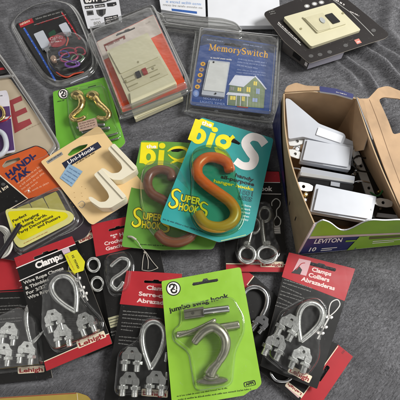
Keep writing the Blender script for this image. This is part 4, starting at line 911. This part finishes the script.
def clamps_mid():
    t = thing('clamp_pack', 'red and black Clamps card tucked under left side of bright green card', 'clamp package', 145, 340, 0, GRP)
    pl = Plane(pts=[(127, 271, 12), (180, 275, 10), (104, 410, 10)], amp=.4); hole = slot((144, 281.6), (168, 283), 2.6, 1.2)
    PK = mat('pink_white_print', '#e6c8c2', .5)
    def fn(mb):
        mb.text('Clamps', pl, (146.4, 289.4), (170, 291.4), 4, PK, .26, bold=.035); mb.text('Serre-câbles', pl, (138.6, 295.4), (177, 299.4), 4, PK, .26, bold=.035); mb.text('Abrazaderas', pl, (136.6, 302), (177, 306), 4, PK, .26, bold=.035)
        gl(mb, pl, (123, 311.4), (157, 314), 3, -.4, 3.4, 1.2, seed=1); gl(mb, pl, (121.6, 323), (142, 324.6), 3, -.4, 3.4, 1.2, seed=5); gl(mb, pl, (119, 337), (142, 339), 3, -.4, 3.4, 1.2, seed=9)
        maker_logo(mb, pl, (143, 394.6), (166, 396.4), 4.6)
    lehigh_card(t, pl, [(126.6, 270.6), (182, 274), (180, 416), (102, 412)], [(126.6, 270.6), (182, 274), (181.6, 310), (119.6, 304)], hole, fn)
    thimble(pl, t, (154.6, 322), (150.4, 369), 26, 1.9, 4)
    for c, a in (((131.6, 356), 4), ((129.4, 381), 4), ((156, 380), 4)): clip(pl, t, c, a, 1.22)
    b = MB(); b.ptube([(166.4, 352, 3), (166, 358, 3), (165, 362, 3)], pl, 1.4, ZINC); b.ptube([(167, 372, 3), (166, 380, 3)], pl, 1.4, ZINC, n=3); b.build('bolt', t)
    blister(pl, [(120, 352), (140, 340), (144, 320), (160, 318), (170, 330), (168, 392), (116, 394)], 12, t, r=7)
def clamps_right():
    t = thing('clamp_pack', 'fully visible red and black Clamps card, right of bright green jumbo card', 'clamp package', 305, 320, 0, GRP)
    pl = Plane(pts=[(291, 253, 9), (355, 269, 9), (262, 366, 9)], amp=.5); hole = slot((306, 262.6), (336, 270), 3.4, 1.2)
    PK = mat('pink_white_print', '#e6c8c2', .5)
    def fn(mb):
        mb.poly([(299, 258.6), (311, 261), (306, 276), (292, 272.6)], pl, .2, mat('pale_pink_print', '#cfa2a6', .5)); mb.poly([(291, 273), (299, 266), (302, 270), (300, 274.6)], pl, .28, INK); mb.stroke([(296, 270), (301, 264), (305, 263)], .8, pl, .3, RED)
        mb.text('Clamps', pl, (311.4, 271), (331, 276), 4, PK, .26, bold=.035); mb.text('Colliers', pl, (308, 276.6), (329, 282), 4, PK, .26, bold=.035); mb.text('Abrazaderas', pl, (300.6, 280.6), (334.4, 290.4), 4, PK, .3, bold=.035)
        gl(mb, pl, (284, 280), (312, 289), 3, -1.2, 3.2, 1.2, seed=1); gl(mb, pl, (280.6, 291.4), (304, 299), 3, -1.2, 3.2, 1.2, seed=5)
        gl(mb, pl, (276.4, 302.6), (290, 307), 2, -1.2, 3.2, 1.2, seed=8)
        ropeprint(mb, pl, (333.6, 309), 28, 1.0)
        maker_logo(mb, pl, (289, 371.6), (308, 381.4), 5)
    lehigh_card(t, pl, [(289, 252.4), (355.6, 268.6), (317, 389), (260.4, 366)], [(289, 252.4), (355.6, 268.6), (344.6, 301), (281.6, 277)], hole, fn)
    thimble(pl, t, (315, 304), (300.4, 341.4), 27, 2.1, 4)
    for c, a in (((289.6, 324), 28), ((276, 343), 24), ((302, 356), 22)): clip(pl, t, c, a, 1.28)
    blister(pl, [(280, 312), (302, 300), (316, 298), (326, 310), (318, 340), (318, 358), (306, 376), (284, 372), (264, 356)], 12.6, t, r=7)
def lower_right():
    t = thing('hardware_card', 'rotated red-headed hardware card sticking out from beneath the right Clamps card', 'hardware package', 310, 370)
    pl = Plane(2.6, amp=.15); hole = slot((318.4, 381), (328.6, 366), 4.2, 1.6)
    def fn(mb):
        mb.stroke([(338, 346), (301, 398)], .9, pl, .24, CREAM, smooth=False); mb.stroke([(299.4, 397), (286, 385)], 3, pl, .2, mat('pinkish_label', '#c9aaa6', .5), smooth=False); maker_logo(mb, pl, (302, 393.6), (288.4, 383.4), 2.4)
        mb.greek(pl, (343, 354), (346.4, 349.4), 3, mat('deep_red_print2', '#7b1a24', .5), .24)
    lehigh_card(t, pl, [(337, 344), (353, 356.6), (314, 414), (296, 400), (258, 369.6), (286, 318)], [(338, 344.6), (353, 356.6), (314, 414), (299, 401.4)], hole, fn)
    b = MB(); b.ptube([(270, 372, 2), (276, 380, 2), (286, 381, 2), (292, 376, 2), (288, 366, 2)], pl, 1.4, STEEL); b.build('steel_loop', t)
def behind_right():
    t = thing('hardware_card', 'black card with large steel thimble, wedged between bright green card and right Clamps card', 'hardware package', 262, 310)
    pl = Plane(2.4, amp=.15)
    def fn(mb): mb.stroke([(247, 285), (254, 276)], 1, pl, .24, CREAM, smooth=False)
    lehigh_card(t, pl, [(243, 268), (256, 277.4), (292, 310), (258, 352), (208, 308)], [(243, 268), (254.4, 276.4), (222, 316), (208, 305)], fn=fn)
    thimble(pl, t, (256, 287), (252, 330), 30, 2.0, 3, m=STEEL)
    clip(pl, t, (262, 322), 38, .9, 2, STEEL)
def snap_card():
    t = thing('snap_hook_pack', 'red and black card with two snap hooks, under right edge of teal card', 'hook package', 257, 225)
    pl = Plane(pts=[(222, 170, 4), (279, 171, 4), (226, 271, 4)], amp=.2)
    def fn(mb):
        mb.stroke([(223, 182), (280, 182.4)], .6, pl, .24, WHITE, smooth=False); mb.stroke([(223, 193.4), (281, 194)], .6, pl, .24, WHITE, smooth=False)
        mb.text('Snap Hook', pl, (240, 190.6), (272.4, 190.8), 4.6, WHITE, .2, bold=.03)
        mb.poly([(226, 264.6), (287, 265), (287.6, 272), (226, 271.6)], pl, .14, RED); mb.stroke([(226, 263.8), (287, 264.4)], .9, pl, .24, CREAM, smooth=False)
        maker_logo(mb, pl, (262, 265.8), (282, 266), 3)
        sw = [(272, 206), (272, 202), (276, 198.6), (280, 201.4), (279.6, 206), (276.6, 210), (276.4, 216), (273.6, 221), (275, 226), (279.6, 225), (280.6, 220), (277.4, 216)]
        mb.stroke(sw, .9, pl, .16, mat('light_grey_print', '#b4b3ae', .5)); mb.poly([(273, 226.6), (280, 226), (280.8, 233.6), (274, 234)], pl, .2, GREYPR)
        for k in range(3): mb.stroke([(273.8, 228.4+k*2), (280, 228+k*2)], .5, pl, .26, WHITE, smooth=False)
    lehigh_card(t, pl, [(222, 168), (279.6, 171), (287.6, 272.4), (226, 271.6)], [(222, 170.4), (279, 171.6), (280.4, 182), (222.4, 182)], fn=fn)
    for (top, sh, c) in (((264.6, 214.6), (262, 224), (267, 254.4)), ((254, 226), (250.6, 234), (247, 254.6))):
        b = MB(); b.ptube([(top[0]+5.6*math.cos(a), top[1]+7*math.sin(a), 6) for a in [k*.628 for k in range(10)]], pl, 1.8, ZINCD, closed=True)
        b.ptube([(top[0]-2, top[1]+6, 6), sh+(6.4,), ((sh[0]+c[0])/2-1, (sh[1]+c[1])/2, 6.6), (c[0]-2, c[1]-9, 6)], pl, 2.5, ZINCD); b.dome(ellipse(c[0]-1, c[1]-9.6, 4.2, 3), pl, [(0, 2), (-.3, 6), (.4, 8), (1.6, 9)], ZINCD)
        b.ptube([(c[0]+(9.4 if c[0] > 260 else 7.8)*math.cos(a), c[1]+8*math.sin(a), 5.4) for a in [k*.524 for k in range(12)]], pl, 2.0, ZINC, closed=True)
        b.build('snap_hook', t)
    blister(pl, [(246, 208), (266, 203), (273, 214), (273, 238), (281, 252), (270, 263), (240, 263), (236, 250)], 12, t, r=8)
clamps_far_left(); sliver(); clamps_left(); s_hooks(); clamps_mid(); lower_right(); behind_right(); snap_card(); clamps_right()

# ================================================================ bright green swag hook card
def jumbo():
    t = thing('swag_hook_pack', 'bright lime jumbo swag hook card with dull grey hook and toggle bolts', 'hook package', 212, 335)
    pl = Plane(pts=[(162, 281, 20), (241, 268, 17), (172, 402, 20)], amp=.6); mb = MB()
    sl = [(192, 284.6), (193, 282.4), (202, 281.2), (203.4, 278.6), (207, 278), (208.6, 280), (217.4, 278.6), (218.4, 280.4), (217, 281.6), (205, 283.4), (193.4, 285.6)]
    mb.slab(rpoly([(161.4, 281), (240.6, 267, 3), (262, 384, 3), (257, 389, 1), (251, 390.5, 1), (244, 395.6, 1), (205, 402), (172.4, 410)], 2), pl, -.8, 0, JG, holes=[sl], side=mat('yellowed_edge', '#c9c26a', .6))
    round_logo(mb, pl, (173.4, 288.4), 7.3)
    mb.text('jumbo swag hook', pl, (169.6, 312.4), (229, 297.6), 4.5, INK, .18, bold=.028)
    mb.poly(rpoly([(243.4, 382.6), (255, 379.8), (256.4, 385), (244.6, 387.6)], 1.8), pl, .14, INK, holes=[rpoly([(244.4, 383.2), (254.4, 380.8), (255.4, 384.6), (245.2, 387)], 1.4)]); mb.text('APPI', pl, (246, 386), (254, 384), 2.6, INK, .18, bold=.04)
    mb.greek(pl, (177, 397), (228, 388.6), 1.5, INK, .16); mb.greek(pl, (178, 400.6), (252, 389.6), 1.7, INK, .16, seed=3)
    mb.build('card', t, warp=pl, cut=7)
    OM = mat('olive_nickel', '#b3b19f', .3, metal=.95, var=.15, vscale=250)
    b = MB(); b.slab(rpoly([(183.6, 309.6), (203.4, 306.6), (204.6, 316.6), (184.6, 319.4)], .8), pl, 3.6, 4.8, OM); b.ptube([(203, 312, 4.4), (214, 310.4, 4.4), (229, 308.6, 4.4)], pl, 3.2, STEEL, round_end=False, seg=14); b.stroke([(185, 317.6), (204, 315)], .7, pl, 4.9, mat('dark_groove', '#4c4b42', .5, metal=.6), smooth=False); b.slab(ellipse(193, 313, 1.4, n=12), pl, 4.8, 5.3, mat('dark_groove', '#4c4b42', .5)); b.slab(rpoly([(183.6, 309.6), (203.4, 306.6), (203.8, 308.8), (184, 311.8)], .4), pl, 4.8, 7.4, OM); b.build('toggle_wing', t, bevel=.3)
    b = MB(); b.ptube([(176, 336.4, 3.6), (190, 332, 4.4), (204, 326, 5.4), (216, 319.6, 5.4)], pl, 1.9, OM); b.build('toggle_wing', t)
    b = MB(); P = [pl.at(177+k*(62/50.), 334.6-k*(10/50.), 3) for k in range(51)]; b.tube(P, [(2.7 if k % 2 else 2.4) if k < 14 else (2.3 if k % 2 else 2.0) if k < 28 else 3.4 for k in range(51)], OM, seg=12); b.build('bolt', t)
    path = [(193.4, 344, 8), (198, 337.6, 8.4), (205, 330.6, 9), (213, 327.6, 9), (220.6, 331.6, 9), (225.4, 340, 9), (224.6, 350.6, 8.6), (219, 361, 8), (212.6, 369, 7.4), (209, 376, 6.6)]
    b = MB(); n = 6*(len(path)-1)+1; b.ptube(path, pl, [3.0+1.5*math.sin(math.pi*min(1, i/n*1.15)) if i/n < .75 else 3.2+2.2*(i/n-.75)*4 for i in range(n)], OM, seg=16)
    b.dome(ellipse(212, 380.6, 15.6, 3.8, -3), pl, [(0, .6), (-.5, 2), (0, 3.4), (1.2, 4.4)], OM); b.dome(ellipse(211, 376.6, 8.4, 4.4), pl, [(0, 2), (0, 5), (1, 7), (2.6, 8)], OM); b.build('hook', t)
    blister(pl, [(181, 306), (232, 298), (243, 318), (243, 332), (234, 352), (231, 384), (196, 390), (190, 352), (174, 340), (174, 330), (181, 326)], 14, t, r=6)
jumbo()

# ================================================================ carton of switches
def carton():
    t = thing('cardboard_box', 'open cardboard box with green and navy printed front, full of white switches', 'cardboard box', 335, 170)
    H = 56; top = [(314, 224), (283.5, 93), (357, 98), (408, 224)]          # rim corners FL BL BR FR
    T = [G(x, y, H) for x, y in top]; B = [Vector((p.x, p.y, 1.5*MM)) for p in T]
    B[0] = G(296.5, 255, 1.5); B[3] = G(409, 244, 1.5)
    NAVY = mat('navy_box_print', '#23285e', .45, coat=.15); GB = mat('lime_box_print', '#87b02e', .45, coat=.15); PKB = mat('pale_pink_box_print', '#cbb4b2', .5)
    def wall(P0, P1, Q0, Q1, inner, outer, name, bow=0, notch=None, n=40, th=1.1, tj=0.0):
        # P top edge, Q bottom edge; outer face on the right-hand side walking P0 -> P1
        b = MB(); d = (P1-P0); nn = Vector((-d.y, d.x, 0)).normalized(); rows = 5; V = []
        for side in (0, 1):
            for j in range(rows+1):
                for i in range(n+1):
                    u = i/n; v = j/rows if not (notch and j == 0) else notch(u); p = P0.lerp(P1, u).lerp(Q0.lerp(Q1, u), v)
                    p = p+nn*(bow*MM*math.sin(math.pi*u)*(1-max(v, 0))+ (th*MM if side else 0)+tj*MM*math.sin(u*17)*(1-v))
                    V.append(p)
        k = (n+1)*(rows+1); Fi = []; Fo = []
        for j in range(rows):
            for i in range(n):
                a = j*(n+1)+i; Fi.append((a, a+1, a+n+2, a+n+1)); Fo.append((k+a, k+a+n+1, k+a+n+2, k+a+1))
        b.add(V, Fo, inner, True); b.add(V, Fi, outer, True)
        E = [(i, k+i, k+i+1, i+1) for i in range(n)]+[(j*(n+1), (j+1)*(n+1), k+(j+1)*(n+1), k+j*(n+1)) for j in range(rows)]+[(j*(n+1)+n, k+j*(n+1)+n, k+(j+1)*(n+1)+n, (j+1)*(n+1)+n) for j in range(rows)]
        b.add(V, E, PAPER if name == 'front' else mat('pale_board_edge', '#b39a78', .85)); return b
    def notch(u): return (-8*min(1, max(0, (u-.015)/.05))+20*math.exp(-((u-.34)/.16)**2)+.8*math.sin(u*19))/H
    wall(T[0], T[3], B[0], B[3], KRAFT, PAPER, 'front', notch=notch).build('front_wall', t)
    wall(T[3], T[2], B[3], B[2], KRAFT, KRAFT, 'right', bow=3).build('right_wall', t)
    wall(T[2], T[1], B[2], B[1], KRAFT, NAVY, 'back', bow=-4.5, tj=.3).build('back_wall', t)
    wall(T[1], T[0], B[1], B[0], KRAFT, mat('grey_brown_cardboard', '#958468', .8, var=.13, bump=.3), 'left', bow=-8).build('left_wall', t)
    b = MB(); nl = Vector((-1, -.15, 0))*.0016; LP = lambda u, v: T[1].lerp(T[0], u).lerp(B[1].lerp(B[0], u), v)+nl+Vector((-.008*math.sin(math.pi*u)*(1-v), 0, 0))
    Q = []
    for i in range(11): Q += [LP(.07*i, .12+.88*(i/10)**1.5), LP(.07*i, 1)]
    b.add(Q, [(2*i, 2*i+1, 2*i+3, 2*i+2) for i in range(10)], NAVY)
    for (u, v) in ((.62, .45), (.72, .5), (.85, .4)): b.add([LP(u, v)+nl, LP(u, v+.12)+nl, LP(u+.012, v+.12)+nl, LP(u+.012, v)+nl], [(0, 1, 2, 3)], INK)
    b.build('side_print', t)
    b = MB(); b.add(B, [(0, 1, 2, 3)], KRAFT); b.build('bottom', t)
    # printed front face
    n0 = (T[3]-T[0]).cross(B[0]-T[0]).normalized(); n0 = n0 if n0.y < 0 else -n0
    def Fp(u, v, e=.25): return T[0].lerp(T[3], u).lerp(B[0].lerp(B[3], u), v)+n0*e*MM
    def strip(u0, u1, v0f, v1f, m, e, b, N=64):
        V = []; 
        for i in range(N+1):
            u = u0+(u1-u0)*i/N; V += [Fp(u, v0f(u), e), Fp(u, v1f(u), e)]
        b.add(V, [(2*i, 2*i+1, 2*i+3, 2*i+2) for i in range(N)], m)
    b = MB(); c = lambda k: (lambda u: k)
    strip(.03, 1, lambda u: notch(u)+.004, c(.36), GB, .3, b); strip(.03, 1, c(.36), c(.44), PKB, .45, b)
    strip(.02, .52, c(.44), c(.97), NAVY, .5, b); strip(.52, 1, c(.44), c(.97), GB, .5, b); strip(.62, .98, c(.47), c(.58), mat('olive_box_print', '#5d5c30', .5), .7, b)
    def ftext(s_, u0, v0, u1, v1, hv, m, e):
        V, Fc = textmesh(s_, .02, 0); x0 = min(v[0] for v in V); x1 = max(v[0] for v in V)
        b.add([Fp(u0+(u1-u0)*(x-x0)/(x1-x0), v0+(v1-v0)*(x-x0)/(x1-x0)-hv*y/.7, e) for x, y in V], Fc, m)
    ftext('LEVITON', .10, .60, .36, .60, .15, WHITE, .8); ftext('10', .09, .88, .15, .88, .14, WHITE, .8)
    strip(.2, .34, c(.80), c(.83), WHITE, .8, b, 3); strip(.2, .3, c(.87), c(.90), WHITE, .8, b, 3)
    strip(.66, .94, c(.66), c(.69), WHITE, .8, b, 3); strip(.66, .86, c(.74), c(.77), WHITE, .8, b, 3); strip(.4, .5, c(.56), c(.62), GB, .8, b, 3)
    # blue corner triangle
    b.add([Fp(.52, .44, .9), Fp(.60, .44, .9), Fp(.50, .97, .9), Fp(.44, .97, .9)], [(0, 1, 2, 3)], GB)
    b.build('printed_label', t)
    # pale printed corner edge
    b = MB(); b.tube([T[0]+Vector((0, -.0006, 0)), B[0]+Vector((0, -.0006, 0))], .9, PKB, seg=6); b.build('corner_edge', t)
    # torn back-left flap and navy strip
    bp = Plane(H+1.5, amp=0)
    b = MB(); b.slab(rpoly([(284, 92), (287, 86), (296, 82.5), (306, 85.6), (322, 86.4), (322, 90), (304, 90.6)], 2), bp, -1.2, 0, KRAFT); b.build('flap', t, bevel=.3)
    b = MB(); b.slab(rpoly([(319.6, 86.2), (336, 88.6), (353.6, 94.2), (353, 98.6), (336, 93.8), (320, 91.4)], .6), bp, -1.6, .4, NAVY, side=PAPER)
    for k in range(3): b.greek(bp, (336+k*3, 92.2+k*.8), (341+k*3, 93.6+k*.8), .9, WHITE, .55)
    b.build('flap', t, label='narrow flap with navy print')
    b = MB(); P = [G(356, 98.6, H-1), G(368.6, 136, H-2), G(364, 150, H-12), G(352, 152, H-30), G(348, 112, H-26)]; b.plate3(P, .9, KRAFT, KRAFT); b.build('inner_flap', t)
    # right handle flap folded outward
    b = MB(); hp = Plane(pts=[(360, 102, H-1), (410, 200, H-1), (404, 96, H-14)], amp=.8)
    o = rpoly([(358.5, 99), (368, 99), (378, 88), (388, 85, 4), (404, 91), (430, 96), (470, 225), (410, 227), (398, 200), (374, 141)], 1.5)
    hole = rpoly([(378.5, 100), (383, 97), (400, 98), (412, 104), (416, 136), (404, 132), (393, 135), (388, 122)], 3)
    b.slab(o, hp, -1.1, 0, KRAFT, holes=[hole]); 
    b.stroke([(369, 100), (384, 140), (400, 180), (412, 214)], .5, hp, .1, mat('crease_brown', '#6d5238', .8)); b.build('side_flap', t, warp=hp, cut=7)
    b = MB(); P = [T[2]+Vector((.001, 0, 0)), G(357, 97, H+1), G(364, 101, H+1), G(373, 139, H+1), T[2].lerp(T[3], .32)+Vector((.001, 0, -.002))]
    b.plate3(P, .9, KRAFT, PAPER); b.build('inner_flap', t)
carton()
BKP = mat('black_bakelite', '#1a1a1b', .35); STRAP = mat('strap_steel', '#c9cac8', .35, metal=.35)
def ear(pl, t, c, ang, sc=1.0, h=0, screws=False):
    f = xf(c, ang, sc); b = MB()
    b.slab([f(*p) for p in rpoly([(-9, -2.4), (-4, -4), (4, -4), (9, -2.4), (9, 2.4), (4, 4), (-4, 4), (-9, 2.4)], 1.2)], pl, h-1, h, STRAP, holes=[[f(*p) for p in ellipse(-.4, 0, 1.7, n=14)]]); b.build('mounting_ear', t, bevel=.2)
def decora(pl, name, label, q, ears, depth=26, cover=None):
    c = (sum(p[0] for p in q)/4, sum(p[1] for p in q)/4); t = thing(name, label, 'light switch', *c, 30, 'light switches in the box')
    b = MB(); b.slab(rpoly(q, 1.2), pl, -6, 0, WPLAS); b.build('frame', t, bevel=.8)
    ins = [(c[0]+(p[0]-c[0])*.9, c[1]+(p[1]-c[1])*.82) for p in q]
    b = MB(); b.slab(rpoly(ins, 1), pl, 0, 1.8, WPLAS); b.build('rocker', t, bevel=.7)
    b = MB(); mid = [((ins[i][0]+ins[j][0])/2, (ins[i][1]+ins[j][1])/2) for i, j in ((0, 1), (3, 2))]; b.slab([ins[0], mid[0], mid[1], ins[3]], pl, 1.7, 2.3, WPLAS); b.build('rocker_half', t, bevel=.5)
    ins = [(c[0]+(p[0]-c[0])*.86, c[1]+(p[1]-c[1])*.8) for p in q]
    b = MB(); b.slab(rpoly(ins, 1), pl, -depth, -6.2, BKP); dx, dy = (q[1][0]-q[0][0])*.14, (q[1][1]-q[0][1])*.14; b.slab([(ins[1][0]-dx, ins[1][1]+4-dy), (ins[1][0]+dx, ins[1][1]+4+dy), (ins[2][0]+dx, ins[2][1]+dy-2), (ins[2][0]-dx, ins[2][1]-dy-2)], pl, -depth, -9, BKP); b.slab([(ins[3][0], ins[3][1]), (ins[2][0], ins[2][1]), (ins[2][0]-2, ins[2][1]+6), (ins[3][0]-1, ins[3][1]+6)], pl, -depth, -10, BKP); b.build('body', t, bevel=.6)
    for k in (0, 1):
        e0, e1 = (q[0], q[3]) if k == 0 else (q[1], q[2]); m_ = ((e0[0]+e1[0])/2+(2.2 if k == 0 else -2.2), (e0[1]+e1[1])/2)
        b = MB(); b.slab(ellipse(*m_, .9, n=10), pl, -.1, .35, mat('grey_button', '#a5a8a6', .4)); b.build('face_screw', t)
    for (e, a, s_) in ears: ear(pl, t, e, a, s_, -2)
    return t
def switches():
    pa = Plane(pts=[(314, 185, 46), (378, 197, 43), (310, 211, 46)], amp=0)
    t = decora(pa, 'light_switch', 'white paddle switch nearest the printed front of the box', [(316, 184), (376.5, 196.5), (371, 222), (310.4, 211.4)], [((304, 186.6), 12, 1.0), ((383.6, 202.6), 10, 1.0)], 22)
    for c in ((306.6, 193.4), (305.6, 199)):
        b = MB(); b.dome(ellipse(*c, 2.4), pa, [(0, -6), (0, -2.4), (.6, -1.6), (1.4, -1.4)], GOLD if c[1] < 196 else STEEL); b.stroke([(c[0]-1.8, c[1]), (c[0]+1.8, c[1]-.4)], .5, pa, -1.2, INK, smooth=False); b.build('terminal_screw', t)
    pb = Plane(pts=[(300, 168, 38), (355, 177, 36), (298, 186, 30)], amp=0)
    t = thing('light_switch', 'switch lying on its side between the two upright paddle switches', 'light switch', 327, 176, 20, 'light switches in the box')
    b = MB(); b.slab(rpoly([(301.6, 166.6), (355, 176.4), (354, 183.6), (299.6, 175.4)], 1), pb, -14, 0, WPLAS); b.build('frame', t, bevel=.6)
    b = MB(); b.slab(rpoly([(301.6, 172), (354, 180.6), (353.6, 183), (300.6, 175.4)], .5), pb, 0, .5, STRAP); b.build('strap', t)
    b = MB(); b.slab(rpoly([(299, 176.6), (354, 185.4), (352, 192.6), (297.4, 184)], 1), pb, -14, -2, BKP); b.slab([(331, 181.4), (340, 183), (339.6, 187), (330.6, 185.4)], pb, -2, -.6, WPLAS); b.build('body', t, bevel=.4)
    b = MB(); b.ptube([(290, 168, -3), (299, 169, -2), (302, 171, -2)], pb, .8, STEEL, seg=8, n=4); b.ptube([(354, 182, -3), (362, 181, -2), (370, 183, -4)], pb, .8, STEEL, seg=8, n=4); b.build('wire', t)
    pc = Plane(pts=[(305, 137, 36), (353, 147, 34), (300, 161, 34)], amp=0)
    t = decora(pc, 'light_switch', 'white paddle switch in the middle of box, just below the flared white one', [(305.4, 136.6), (353.4, 146), (350.2, 170), (300, 161)], [((297.6, 141), -14, 1.0), ((295.6, 154), 20, .9), ((357, 157), 70, .9)], 22)
    b = MB(); b.slab(rpoly([(291, 136), (301, 139), (299, 158), (289, 155), (294, 147)], 2), pc, -6, -4, STRAP); b.dome(ellipse(297.6, 147.6, 3), pc, [(0, -4), (.3, -2.4), (1.4, -2)], STEEL); b.build('strap', t, bevel=.3)
    b = MB()
    for (x, y) in ((356, 160), (360, 166), (357, 170)): b.dome(ellipse(x, y, 2.6, 2), pc, [(0, -14), (-.2, -9), (.4, -7.6), (1.2, -7)], STEEL)
    b.build('terminal_screw', t)
    pe = Plane(pts=[(340, 150, 20), (372, 170, 18), (350, 200, 18)], amp=0)
    t = thing('light_switch', 'black-backed switch lying deepest in the box, beneath the others at the right', 'light switch', 360, 175, 5, 'light switches in the box')
    b = MB(); b.slab(rpoly([(338, 142), (364, 150), (386, 204), (352, 200)], 1.5), pe, -14, 0, BKP); b.build('body', t, bevel=.8)
    b = MB(); b.slab(rpoly([(350, 148), (358, 150), (377, 200), (368, 200)], 1), pe, 0, .9, STRAP, holes=[ellipse(361, 166, 1.6, n=12), ellipse(369, 188, 1.6, n=12)]); b.build('strap', t, bevel=.2)
    for c in ((352, 160), (371, 170), (358, 182), (379, 192)):
        b = MB(); b.dome(ellipse(*c, 2.2, 1.8), pe, [(0, -.5), (0, 1), (.6, 1.8), (1.4, 2)], GOLD if c[0] in (352, 379) else STEEL); b.stroke([(c[0]-1.6, c[1]), (c[0]+1.6, c[1]-.5)], .4, pe, 2.1, INK, smooth=False); b.build('terminal_screw', t)
    b = MB(); b.ptube([(372, 150, 2), (366, 158, 8), (358, 156, 14), (352, 162, 16), (358, 170, 12), (368, 172, 8)], pe, .9, mat('black_wire', '#161616', .4), seg=8); b.ptube([(376, 176, 3), (384, 186, 8), (378, 196, 12), (370, 192, 14)], pe, .9, mat('green_wire', '#2c6a3a', .4), seg=8); b.build('wire', t)
    pf = Plane(pts=[(372, 200, 30), (402, 206, 28), (370, 220, 30)], amp=0)
    t = thing('light_switch', 'switch standing on edge in the front right corner of the box, mostly black', 'light switch', 388, 212, 5, 'light switches in the box')
    b = MB(); b.slab(rpoly([(368, 204), (404, 209), (405, 222), (364, 220)], 1), pf, -20, 0, BKP); b.build('body', t, bevel=.6)
    b = MB(); b.slab(rpoly([(372, 212), (405, 216), (405, 219.6), (371, 216)], .5), pf, 0, 1.4, WPLAS); b.build('frame', t, bevel=.3)
    b = MB(); b.dome(ellipse(380, 208.6, 2.2, 1.8), pf, [(0, 0), (0, 1), (1, 2)], STEEL); b.build('terminal_screw', t)
    pd = Plane(pts=[(288, 105, 50), (345, 138, 36), (292, 135, 40)], amp=0)
    t = thing('light_switch', 'long white switch with broad flared end, slanting across back of box', 'light switch', 312, 125, 20, 'light switches in the box')
    b = MB(); b.slab(rpoly([(285.5, 98), (290, 99), (319, 123.6), (344, 133.4), (346, 137, 2), (341.6, 146.4), (320, 141), (303, 136.6), (288.6, 139)], 2), pd, -4, 0, WPLAS); b.build('cover', t, bevel=1.2)
    b = MB(); b.slab(rpoly([(318.6, 127), (343.4, 136), (340.6, 143), (316, 134.6)], .8), pd, 0, 1.0, mat('switch_grey_white', '#d4d7dc', .3)); b.build('slider', t, bevel=.3)
    b = MB(); b.slab(rpoly([(343, 137), (353, 141.4), (356, 138.6, 2), (358, 143, 2), (353, 150), (341, 147)], 1.2), pd, -3, -1.6, WPLAS, holes=[ellipse(354.6, 142.6, 1.6, n=14)]); b.build('mounting_ear', t, bevel=.2)
switches()

# ================================================================ small things at the left and bottom edges
def edge_items():
    t = thing('cord_bundle', 'bundle of white cord at the left edge beside the yellow label', 'cord', 2, 245)
    for k in range(7):
        b = MB(); P = []
        for i in range(16):
            a = i/16*2*math.pi; P.append(G(-3+(5+k*1.2)*math.cos(a)+k*.5, 242+(9+k*1.1)*math.sin(a), 3+k*1.7+1.2*math.sin(a*3+k)))
        b.tube(catmull(P, 4, True), 1.1, mat('white_cord', '#d2d0c8', .6, bump=.5, bscale=900), closed=True, seg=8); b.build('cord_loop', t)
    b = MB(); P = [G(20.4, 224, 24), G(14, 234, 23), G(6, 246, 20), G(-4, 261, 16)]; b.tube(catmull(P, 6), [2.3]*19, mat('matt_black_plastic', '#17121a', .45), seg=14)
    tag(b.build('black_rod', None), 'slim matt black rod leaning from the left edge onto the yellow label', 'rod')
    pl = Plane(3, amp=.2); b = MB(); GD = mat('olive_gold_card', '#a08a3a', .4, coat=.2)
    b.slab(rpoly([(-20, 398.6), (77, 392.4), (88, 396), (93, 403), (96, 440), (-20, 446)], 3), pl, -.8, 0, GD, side=mat('dull_red_edge', '#8a3a34', .5)); b.stroke([(-20, 399.2), (76, 393.2)], .8, pl, .12, mat('dull_red_edge', '#8a3a34', .5), smooth=False); b.stroke([(77, 393.4), (78, 402)], .5, pl, .12, CREAM, smooth=False)
    tag(b.build('gold_card', None, warp=pl, cut=8), 'olive gold card with rounded corner at the bottom left edge', 'card')
    b = MB(); TW = mat('clear_white_cord', '#b9b2a6', .35)
    P = lambda L: [G(*p) for p in L]
    for L in ([(129, 237, 14), (134, 238, 16), (138, 242, 16), (141, 247, 14), (145, 251, 10)], [(145, 251, 10), (143, 259, 8), (142, 270, 9)], [(145, 251, 10), (148, 260, 8), (148, 269, 9)], [(146, 252, 10), (152, 261, 8), (158, 268, 9)], [(142, 270, 9), (150, 271, 9), (158, 268, 9)]):
        b.tube(catmull(P(L), 5), .32, TW, seg=6)
    b.dome(ellipse(145, 252.6, 1.5, 1.2), Plane(9, amp=0), [(0, 0), (0, 1), (.5, 2)], TW); b.tube(catmull(P([(128, 236.6, 13), (132, 237, 15.5), (136, 239.6, 16)]), 4), 1.0, TW, seg=8)
    tag(b.build('tag_string', None), 'thin looped plastic tag string hanging below the green S card', 'tag string')
edge_items()
